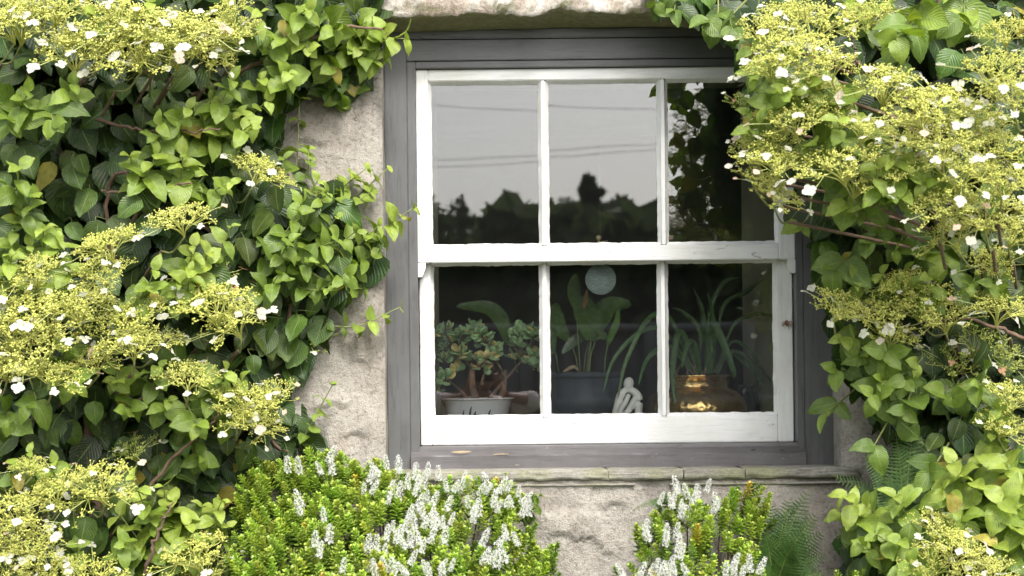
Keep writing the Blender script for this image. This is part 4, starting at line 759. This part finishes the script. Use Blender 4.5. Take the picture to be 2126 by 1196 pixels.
def spike_mesh(seed):
    r_ = np.random.default_rng(seed); mb = MB(); tube(mb, [(0, 0, -.25), (0, 0, .95)], .02, 5, (.35, .42, .15)); k = 95
    for a in range(k):
        t = a / k; z = 1.0 * t; rr = .15 * math.sqrt(max(0, 1 - t ** 3)) * r_.uniform(.6, 1.25) + .02; th = a * 2.4 + r_.uniform(-.4, .4); c = np.array((rr * math.cos(th), rr * math.sin(th), z + r_.uniform(-.03, .03))); nrm = norm(np.array((math.cos(th), math.sin(th), .3)) + r_.standard_normal(3) * .55)
        tx = norm(np.cross(nrm, (0, .1, 1))); ty = np.cross(nrm, tx); sz = .068 * (1 - .35 * t) * r_.uniform(.7, 1.2); col = np.array((.90, .90, .88)) * r_.uniform(.9, 1.05)
        for q_ in range(4):
            ph = q_ * 1.571 + .4; dx = tx * math.cos(ph) + ty * math.sin(ph); dy = np.cross(nrm, dx); mb.add([c, c + dx * sz * .6 - dy * sz * .42 + nrm * .012, c + dx * sz * 1.05 - nrm * .004, c + dx * sz * .6 + dy * sz * .42 + nrm * .012], np.array([[0, 1, 2, 3]]), col)
        if a % 2 == 0: e = c + nrm * sz * 2.0; tube(mb, [c, e], .005, 3, (.8, .78, .80), cap=False); mb.add([e + tx * .012, e + ty * .012, e - tx * .012, e - ty * .012], np.array([[0, 1, 2, 3]]), (.75, .70, .72))
    return mb.mesh('flower_spike', M_petal, False)
SPK = [spike_mesh(s) for s in range(5)]
def hebe(label, poly, topf, rootpx, n, spikes, Yf, slope, size, tone, n_twig, gaps=()):
    rp = P(*rootpx, -.5); root = empty('hebe_shrub', (rp[0], -.5, 0), label, 'shrub', 'flowering hebes under the window'); xs = [p_[0] for p_ in poly]; ys = [p_[1] for p_ in poly]
    pts = []
    while len(pts) < n:
        x, y = rng.uniform(min(xs), max(xs)), min(ys) + (max(ys) - min(ys)) * rng.random() ** 1.25
        if inpoly(np.array([x]), np.array([y]), poly)[0] and not any((x - a) ** 2 / c_ ** 2 + (y - b) ** 2 / d_ ** 2 < 1 for a, b, c_, d_ in gaps): pts.append((x, y))
    pts = np.array(pts); k = n; e = topf(pts[:, 0]); dd = (pts[:, 1] - e); Yv = -(Yf + slope * np.clip(dd, 0, 400) / 250 + rng.uniform(-.02, .05, k) + .03 * np.sin(pts[:, 0] / 37.) + .025 * np.sin(pts[:, 1] / 23. + pts[:, 0] / 61))
    loc = np.array([P(x, y, yy) for (x, y), yy in zip(pts, Yv)]); cx = (min(xs) + max(xs)) / 2; sx_ = (pts[:, 0] - cx) / (max(xs) - min(xs))
    ax = norm(np.stack([sx_ * 1.1 + rng.standard_normal(k) * .28, -.22 - .25 * np.clip(dd / 200, 0, 1.5) + rng.standard_normal(k) * .2, np.ones(k)], -1)); ref = norm(rng.standard_normal((k, 3))); X_ = norm(np.cross(ref, ax)); Y_2 = np.cross(ax, X_)
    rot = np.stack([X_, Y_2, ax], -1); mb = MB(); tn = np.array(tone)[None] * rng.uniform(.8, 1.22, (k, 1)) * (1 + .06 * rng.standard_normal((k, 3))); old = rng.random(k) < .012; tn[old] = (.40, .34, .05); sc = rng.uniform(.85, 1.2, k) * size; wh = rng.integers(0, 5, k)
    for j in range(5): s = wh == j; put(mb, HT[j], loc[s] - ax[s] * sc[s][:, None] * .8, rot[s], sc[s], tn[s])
    # darker foliage set further in
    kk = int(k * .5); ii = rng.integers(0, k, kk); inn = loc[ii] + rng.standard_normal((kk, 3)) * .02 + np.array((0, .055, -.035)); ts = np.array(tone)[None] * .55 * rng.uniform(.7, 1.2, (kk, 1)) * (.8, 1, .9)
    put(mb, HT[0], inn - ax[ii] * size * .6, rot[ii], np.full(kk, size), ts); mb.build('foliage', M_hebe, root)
    tw = MB(); base = np.array((rp[0], -.45, .02))
    for j in rng.integers(0, k, n_twig):
        a = loc[j] - ax[j] * size * .8; m_ = base * .35 + a * .65 + (0, .06, -.06); tube(tw, bez([base + rng.standard_normal(3) * .05 * (1, 1, 0), m_, a], 9), np.linspace(.005, .0016, 9), 5, np.array((.16, .12, .09)) * rng.uniform(.6, 1.2))
    tw.build('branches', M_bark, root)
    for x, y in spikes:
        o = bpy.data.objects.new('flower_spike', random.choice(SPK)); C.objects.link(o); dd_ = y - float(topf(np.array([x]))[0]); Y = -(Yf + slope * max(0, dd_) / 250 + .065); o.parent = root; o.matrix_parent_inverse = wmat(root).inverted()
        s = random.uniform(.036, .054); o.location = Vector(P(x, y + 14, Y)); o.rotation_mode = 'QUATERNION'
        o.rotation_quaternion = Vector((random.gauss(.05, .34) + (x - cx) / 1500, random.uniform(-.45, .0), 1)).to_track_quat('Z', 'Y'); o.scale = (s, s, s)
    return root
HL = [(470, 1100), (478, 1010), (520, 968), (590, 955), (640, 935), (700, 938), (760, 955), (850, 962), (905, 990), (960, 990), (1060, 990), (1088, 1035), (1128, 1100), (1160, 1150), (1165, 1240), (1150, 1500), (440, 1500), (440, 1200)]
tfL = lambda x: np.interp(x, [440, 478, 520, 590, 640, 700, 760, 850, 905, 960, 1060, 1088, 1128, 1165], [1040, 1000, 965, 950, 930, 935, 950, 960, 985, 988, 990, 1035, 1100, 1150])
c5 = [(395, 190), (465, 195), (600, 205), (660, 205), (635, 135), (905, 230), (940, 215), (985, 170), (1060, 200), (880, 255), (850, 330), (890, 320), (1000, 340), (990, 380), (1050, 350), (1110, 290), (1160, 240), (1170, 300), (1150, 330), (1200, 280), (1232, 205), (1293, 240), (1345, 305), (1380, 310), (1440, 270), (1460, 290), (1420, 310), (1530, 325), (1600, 290), (1650, 310), (1700, 310), (1570, 320), (1770, 340), (1780, 380), (1730, 400), (1620, 400), (1640, 430), (1690, 400), (1225, 370), (1255, 395), (1165, 420), (1340, 425), (1110, 470), (1200, 470), (1290, 510), (1090, 540), (1150, 530), (1200, 520), (1260, 530), (1320, 530), (1360, 500), (1470, 400), (1490, 450), (1500, 490), (1530, 450), (1785, 455), (1830, 450), (480, 400), (475, 445), (612, 485), (560, 640), (580, 700), (640, 610), (1020, 550), (980, 600), (1040, 620), (1060, 600), (1240, 610), (1325, 620), (1180, 620), (1100, 650), (1130, 640), (870, 670), (920, 670), (970, 690), (1120, 740), (1190, 670), (1550, 625), (1640, 630), (1700, 600), (1770, 630), (870, 780), (980, 780), (720, 790), (1030, 810), (920, 830), (1110, 810), (1220, 790), (1300, 780), (1360, 780), (1320, 830), (1240, 820), (1590, 730), (1640, 760), (1695, 730), (1550, 740)]
hebe('wide rounded hebe crowded with white flower spikes below the window left', HL, tfL, (820, 1196), 1250, [(460 + a / 2.873, 900 + b / 2.873) for a, b in c5], .30, .34, .058, (.28, .40, .07), 150, [(775, 1085, 16, 26), (545, 1070, 14, 12), (1010, 1105, 14, 16)])
HR = [(1312, 1085), (1345, 1060), (1385, 1010), (1440, 1015), (1500, 1015), (1545, 985), (1570, 1012), (1606, 1020), (1600, 1050), (1580, 1090), (1590, 1200), (1600, 1500), (1280, 1500), (1300, 1190), (1335, 1130)]
tfR = lambda x: np.interp(x, [1290, 1345, 1385, 1440, 1500, 1545, 1606], [1080, 1055, 1005, 1010, 1010, 985, 1020])
c6 = [(780, 380), (850, 410), (980, 370), (645, 455), (740, 450), (745, 490), (910, 440), (895, 470), (800, 520), (790, 560), (870, 520), (840, 560), (1060, 500), (1020, 530), (550, 690), (575, 720), (700, 710), (690, 750), (765, 700), (775, 800), (790, 850), (640, 950), (710, 930), (400, 980), (500, 980), (580, 980), (760, 960), (860, 980), (1160, 930), (1120, 970), (1180, 960), (1290, 940), (1350, 950), (1230, 990), (650, 990), (720, 990)]
hebe('narrower open hebe with a few white flower spikes beside the fern', HR, tfR, (1450, 1196), 330, [(1180 + a / 3.43, 900 + b / 3.43) for a, b in c6], .30, .30, .056, (.285, .405, .07), 110)
HS = [(1735, 1185), (1760, 1170), (1800, 1185), (1810, 1500), (1700, 1500), (1700, 1230)]
hebe('low sparse hebe sprigs at the foot of the right hydrangea', HS, lambda x: np.full_like(np.asarray(x, float), 1175.), (1760, 1196), 40, [], .55, .2, .05, (.22, .33, .06), 30)

# ------------------------------------------------------------------ ferns
def frond(mb, pts, wmax, tint, npin=30):
    c = bez(pts, 40); m = len(c); tube(mb, c, np.linspace(.0022, .0006, m), 5, (.16, .17, .05), mi=1); tg = norm(np.gradient(c, axis=0)); up_ = np.array((0, -.75, .65)); sd_ = norm(np.cross(tg, up_)); nn = np.cross(sd_, tg)
    for k in range(npin):
        t = .10 + .88 * k / npin; j = int(t * (m - 1)); L = wmax * (math.sin(math.pi * min(1, t * .75 + .22)) ** .8) * (1 - .35 * t)
        for s in (-1, 1):
            o = c[j]; d = norm(sd_[j] * s + tg[j] * .45 + np.array((0, 0, -.12))); e = np.cross(d, nn[j]); q_ = 9; V = []; w0 = L * .145
            for a in range(q_):
                tt = a / (q_ - 1); wd = w0 * (1 - tt) ** .6 * (1 if a % 2 == 0 else .45); cc = o + d * L * tt - nn[j] * L * .12 * tt * tt; V += [cc - e * wd, cc + nn[j] * .001, cc + e * wd]
            i = np.arange(q_ - 1)[:, None] * 3 + np.arange(2)[None]; mb.add(V, np.stack([i, i + 1, i + 4, i + 3], -1).reshape(-1, 4), np.array(tint) * rng.uniform(.8, 1.2))
def fern(label, base, tips, wmax, tint, grp='ferns at the foot of the wall'):
    b = P(*base[:2], base[2]); root = empty('fern', (b[0], b[1], 0), label, 'fern', grp); b0 = np.array((b[0], b[1], max(.05, b[2] - .45)))
    for tx, ty, Y in tips:
        t = P(tx, ty, Y); mid = b * .5 + t * .5 + np.array((-(t[0] - b[0]) * .12, .01, .03)); mb = MB(); frond(mb, [b0, b, mid, t], wmax, tint, 62); mb.build('frond', [M_fern, M_stem], root)
fern('green fern tinted dark for shade, narrow fronds fanning up beside the right hebe', (1610, 1270, -.36), [(1682, 1012, -.30), (1640, 1060, -.33), (1700, 1060, -.30), (1712, 1100, -.36), (1716, 1150, -.38), (1600, 1040, -.28), (1715, 1190, -.4), (1665, 1030, -.26), (1655, 1120, -.45), (1690, 1075, -.42), (1625, 1090, -.4), (1705, 1130, -.33), (1670, 1090, -.3), (1640, 1030, -.3), (1585, 1100, -.42)], .085, (.04, .095, .012))  # leaf tint darkened to stand in for the shade this fern grows in
fern('pale green fern with upright fronds below the large hydrangea leaf', (1880, 1130, -.42), [(1725, 985, -.42), (1790, 945, -.44), (1860, 900, -.46), (1900, 870, -.46), (1745, 1020, -.42), (1925, 940, -.4), (1790, 1080, -.40), (1740, 1140, -.40), (1840, 990, -.45)], .085, (.075, .15, .04))
fern('single small fern frond growing left of the right hebe', (1390, 1075, -.26), [(1318, 1056, -.25)], .03, (.07, .16, .03))

# ------------------------------------------------------------------ garden mirrored in the glass
fe = empty('garden_fence', (0, -10, 0), 'grey boarded garden fence behind the photographer, mirrored low in the panes', 'fence'); fb = MB()
ft = M(1100, 672, 10)[2]
for k_ in range(-36, 46): box(fb, k_ * .16, k_ * .16 + .15, -10.02, -10.0, .03, ft - .06, .002)
fb.build('boards', noisy('fence_boards', (.15, .15, .155), (.21, .21, .215), 8, .8, .3), fe)
fr2 = MB(); box(fr2, -5.9, 7.4, -9.995, -9.93, ft - .07, ft, .004); box(fr2, -5.9, 7.4, -9.99, -9.95, ft - .75, ft - .66, .003); fr2.build('rail', noisy('fence_rail', (.17, .17, .18), (.23, .23, .24), 8, .8, .3), fe)
for x in np.arange(-5.8, 7.4, .9): q2 = MB(); box(q2, x, x + .1, -9.925, -9.84, 0, ft + .02, .004); q2.build('post', noisy('fence_post', (.12, .12, .125), (.16, .16, .165), 8, .8, .3) if x < -5.7 else bpy.data.materials['fence_post'], fe)
def tree(name, label, px, py, dist, wpx, shape, tint, n=11000):
    top = M(px, py, dist); s = (DIST + dist) / F; w_ = wpx * s / 2; H = top[2]; root = empty(name, (top[0], -dist, 0), label, 'tree', 'trees across the garden'); tk = MB()
    tube(tk, bez([(top[0], -dist, 0), (top[0] + .1, -dist, H * .4), (top[0], -dist, H * .9)], 8), np.linspace(H * .03, H * .008, 8), 8, (.09, .07, .05)); cr2 = MB(); k = n
    if shape == 'cone': t = rng.random(k) ** .7; r_ = w_ * (.12 + .88 * t) * np.sqrt(rng.random(k)) * (1 + .22 * np.sin(t * 60)); z = H * (1 - .85 * t)
    else: t = rng.random(k); ph = np.arccos(1 - 2 * rng.random(k)); rr = rng.random(k) ** .33; r_ = w_ * np.sin(ph) * rr; z = H * .55 + H * .45 * np.cos(ph) * rr
    th = rng.uniform(0, 6.28, k); loc = np.stack([top[0] + r_ * np.cos(th), -dist + r_ * np.sin(th) * .8, z], -1)
    cl = norm(rng.standard_normal((30, 3))) ; loc += .12 * w_ * np.sin(loc * 2.3 / max(w_, .5) * 3)
    d = norm(rng.standard_normal((k, 3))); nn = norm(rng.standard_normal((k, 3))); LF = (np.array([(-.5, 0, 0), (0, -.5, .1), (.5, 0, 0), (.35, .4, -.1), (-.1, .6, .1)]), [np.array([[0, 1, 2, 3, 4]])], np.zeros((5, 2)), None)
    put(cr2, LF, loc, frames(d, nn), rng.uniform(.8, 1.4, k) * w_ * .12, np.array(tint)[None] * rng.uniform(.5, 1.4, (k, 1)))
    for j in range(7): a = loc[rng.integers(0, k)]; tube(tk, bez([(top[0], -dist, H * rng.uniform(.35, .7)), a * .6 + np.array((top[0], -dist, a[2])) * .4, a], 6), (.05, .045, .04, .03, .02, .015, .01)[:7], 5, (.09, .07, .05))
    tk.build('trunk', M_bark, root); cr2.build('crown', M_crown, root)
G1, G2 = (.085, .12, .045), (.11, .14, .06)
for a in (('broadleaf_tree', 'tall rounded tree mirrored at the left edge of the upper left pane', 890, 375, 42, 150, 'r', G1), ('broadleaf_tree', 'domed tree mirrored in the middle of the upper left pane', 965, 392, 48, 150, 'r', G2), ('broadleaf_tree', 'small round tree mirrored beside the left glazing bar', 1058, 428, 44, 40, 'r', G1),
          ('broadleaf_tree', 'low spreading tree mirrored behind the left glazing bar', 1100, 446, 50, 140, 'r', G2), ('conifer_tree', 'pointed conifer mirrored in the upper middle pane', 1218, 346, 55, 300, 'cone', G2), ('broadleaf_tree', 'bushy tree mirrored left of the conifer', 1165, 405, 50, 90, 'r', G1), ('broadleaf_tree', 'broad domed tree mirrored right of the conifer', 1285, 402, 46, 130, 'r', G1),
          ('broadleaf_tree', 'low tree mirrored behind the right glazing bar', 1350, 428, 48, 120, 'r', G2), ('broadleaf_tree', 'spreading tree mirrored in the upper right pane', 1440, 425, 44, 170, 'r', G1), ('broadleaf_tree', 'dense tree mirrored under the hanging hydrangea', 1560, 410, 46, 180, 'r', G2), ('broadleaf_tree', 'tree mirrored at the outer edge of the right panes', 1680, 380, 48, 180, 'r', G1), ('broadleaf_tree', 'tree standing left of the mirrored group', 780, 380, 46, 180, 'r', G2)):
    tree(*a)
hd = MB(); k = 9000; xx = rng.uniform(-14, 16, k); zt_ = rng.random(k); loc = np.stack([xx, -34 + rng.uniform(-1.2, 1.2, k), zt_ * (5.1 + .5 * np.sin(xx * .9) + .3 * np.sin(xx * 2.3))], -1); d = norm(rng.standard_normal((k, 3))); nn = norm(rng.standard_normal((k, 3)))
put(hd, (np.array([(-.5, 0, 0), (0, -.5, .1), (.5, 0, 0), (0, .6, -.1)]), [np.array([[0, 1, 2, 3]])], np.zeros((4, 2)), None), loc, frames(d, nn), rng.uniform(.4, .8, k), np.array((.085, .12, .045))[None] * rng.uniform(.5, 1.4, (k, 1)))
he = empty('hedge', (0, -34, 0), 'long dark hedge mirrored above the fence', 'hedge'); hd.build('foliage', M_crown, he)
for lab, z0, z1, d_ in (('uppermost overhead cable mirrored near the pane tops', 205, 228, 22), ('middle overhead cable mirrored across the upper panes', 318, 296, 22), ('lowest overhead cable mirrored just under the middle one', 333, 308, 22)):
    a, b = M(880, z0, d_), M(1370, z1, d_); s = b - a; cb = MB(); tube(cb, [a - s * 2, a, (a + b) / 2 - (0, 0, .02), b, b + s * 2], .005, 6); tag(cb.build('overhead_cable', mat('cable', (.14, .14, .14), .7) if 'cable' not in bpy.data.materials else bpy.data.materials['cable']), lab, 'cable', 'overhead cables')

# ------------------------------------------------------------------ the photographer, mirrored in the lower left pane
def skin(name, joints, edges, m, parent, sub=2):
    me = bpy.data.meshes.new(name); me.from_pydata([j[0] for j in joints], edges, []); o = bpy.data.objects.new(name, me); C.objects.link(o)
    if parent: o.parent = parent; o.matrix_parent_inverse = wmat(parent).inverted()
    s = o.modifiers.new('skin', 'SKIN'); lay = me.skin_vertices[0].data if len(me.skin_vertices) else None
    if lay is None:
        bm = bmesh.new(); bm.from_mesh(me); bm.verts.layers.skin.verify(); bm.to_mesh(me); bm.free(); lay = me.skin_vertices[0].data
    for i_, j in enumerate(joints): lay[i_].radius = j[1] if hasattr(j[1], '__len__') else (j[1], j[1]); lay[i_].use_root = (i_ == 0)
    s.use_smooth_shade = True; ss = o.modifiers.new('sub', 'SUBSURF'); ss.levels = ss.render_levels = sub; me.materials.append(m); return o
yb = -5.22
pe_ = empty('person', (0, yb, 0), 'person in brown pullover with pale sleeves, elbows out, holding a camera to the face', 'person')
J = [((0, yb, .88), .13), ((0, yb, 1.05), .12), ((0, yb, 1.25), .135), ((0, yb, 1.36), .11), ((0, yb, 1.42), .055), ((0, yb + .01, 1.47), .055),
     ((-.17, yb, 1.34), .06), ((-.31, yb + .03, 1.385), .046), ((-.13, yb + .16, 1.42), .032), ((.17, yb, 1.34), .06), ((.31, yb + .03, 1.385), .046), ((.13, yb + .16, 1.42), .032),
     ((-.10, yb, .80), .095), ((-.11, yb, .48), .065), ((-.11, yb, .08), .042), ((-.11, yb + .14, .04), .035), ((.10, yb, .80), .095), ((.11, yb, .48), .065), ((.11, yb, .08), .042), ((.11, yb + .14, .04), .035)]
E = [(0, 1), (1, 2), (2, 3), (3, 4), (4, 5), (3, 6), (6, 7), (7, 8), (3, 9), (9, 10), (10, 11), (0, 12), (12, 13), (13, 14), (14, 15), (0, 16), (16, 17), (17, 18), (18, 19)]
M_skin = mat('skin', (.36, .20, .14), .5); M_shirt = noisy('shirt_cloth', (.68, .60, .58), (.82, .76, .74), 14, .9, .3); M_trs = mat('trousers', (.05, .05, .07), .9)
skin('body', [(j[0], tuple(np.array([j[1], j[1]]) * .93)) for j in J], E, M_skin, pe_)
sh = [(J[i_][0], J[i_][1] * k_) for i_, k_ in ((1, 1.16), (2, 1.1), (3, 1.12))] + [((-.15, yb, 1.35), .072), ((.15, yb, 1.35), .072), ((0, yb, .90), .16)]
skin('pullover', sh, [(0, 1), (1, 2), (2, 3), (2, 4), (0, 5)], mat('brown_wool', (.16, .09, .065), .95), pe_)
for s_ in (-1, 1): skin('sleeve', [((s_ * .14, yb, 1.36), .074), ((s_ * .22, yb + .015, 1.375), .078), ((s_ * .32, yb + .03, 1.39), .070), ((s_ * .24, yb + .10, 1.405), .058)], [(0, 1), (1, 2), (2, 3)], M_shirt, pe_)
skin('trousers', [((0, yb, .93), .15), (J[12][0], .11), (J[13][0], .082), ((-.11, yb, .12), .065), (J[16][0], .11), (J[17][0], .082), ((.11, yb, .12), .065)], [(0, 1), (1, 2), (2, 3), (0, 4), (4, 5), (5, 6)], M_trs, pe_)
hdm = MB(); ball(hdm, (0, yb + .02, 1.565), (.074, .092, .112), sub=3); ball(hdm, (0, yb + .115, 1.55), (.013, .018, .02)); ball(hdm, (-.076, yb + .01, 1.56), (.01, .02, .03)); ball(hdm, (.076, yb + .01, 1.56), (.01, .02, .03)); hdm.build('head', M_skin, pe_)
hr = MB(); ball(hr, (0, yb - .005, 1.60), (.088, .098, .10), (.05, .03, .02), sub=3); ball(hr, (0, yb - .05, 1.53), (.08, .05, .10), (.05, .03, .02), sub=3); hr.build('hair', M_bark, pe_)
for s in (-1, 1):                         # hands closed round the camera
    pj = [((s * .128, yb + .165, 1.425), .03), ((s * .098, yb + .175, 1.475), (.036, .022)), ((s * .088, yb + .178, 1.51), (.038, .018))]; pe2_ = [(0, 1), (1, 2)]
    for f_, (dx, L) in enumerate(((-.024, .9), (-.008, 1.0), (.009, .95), (.025, .8))):
        b0 = len(pj); pj += [((s * (.088 + dx * .3), yb + .185, 1.51 + dx), .0095), ((s * (.075 + dx * .2), yb + .208, 1.525 + dx), .009), ((s * (.052), yb + .212, 1.53 + dx * .95), .008)]; pe2_ += [(2, b0), (b0, b0 + 1), (b0 + 1, b0 + 2)]
    b0 = len(pj); pj += [((s * .085, yb + .16, 1.485), .011), ((s * .066, yb + .14, 1.495), .009)]; pe2_ += [(1, b0), (b0, b0 + 1)]; skin('hand', pj, pe2_, M_skin, pe_, 1)
cm = empty('handheld_camera', (0, -5.05, 1.55), 'black camera held up in front of the person, mirrored behind the jade plant', 'camera'); cb = MB()
box(cb, -.068, .068, -5.085, -5.04, 1.51, 1.59, .008); box(cb, -.03, .03, -5.085, -5.035, 1.588, 1.615, .008); cb.build('body', mat('camera_black', (.015, .015, .015), .5), cm)
lb_ = MB()
for r_, y_0, y_1 in ((.036, -5.04, -5.028), (.034, -5.028, -5.012)): tube(lb_, [(0, y_0, 1.55), (0, y_1, 1.55)], r_, 28)
lb_.build('lens', mat('lens_black', (.01, .01, .012), .2), cm)
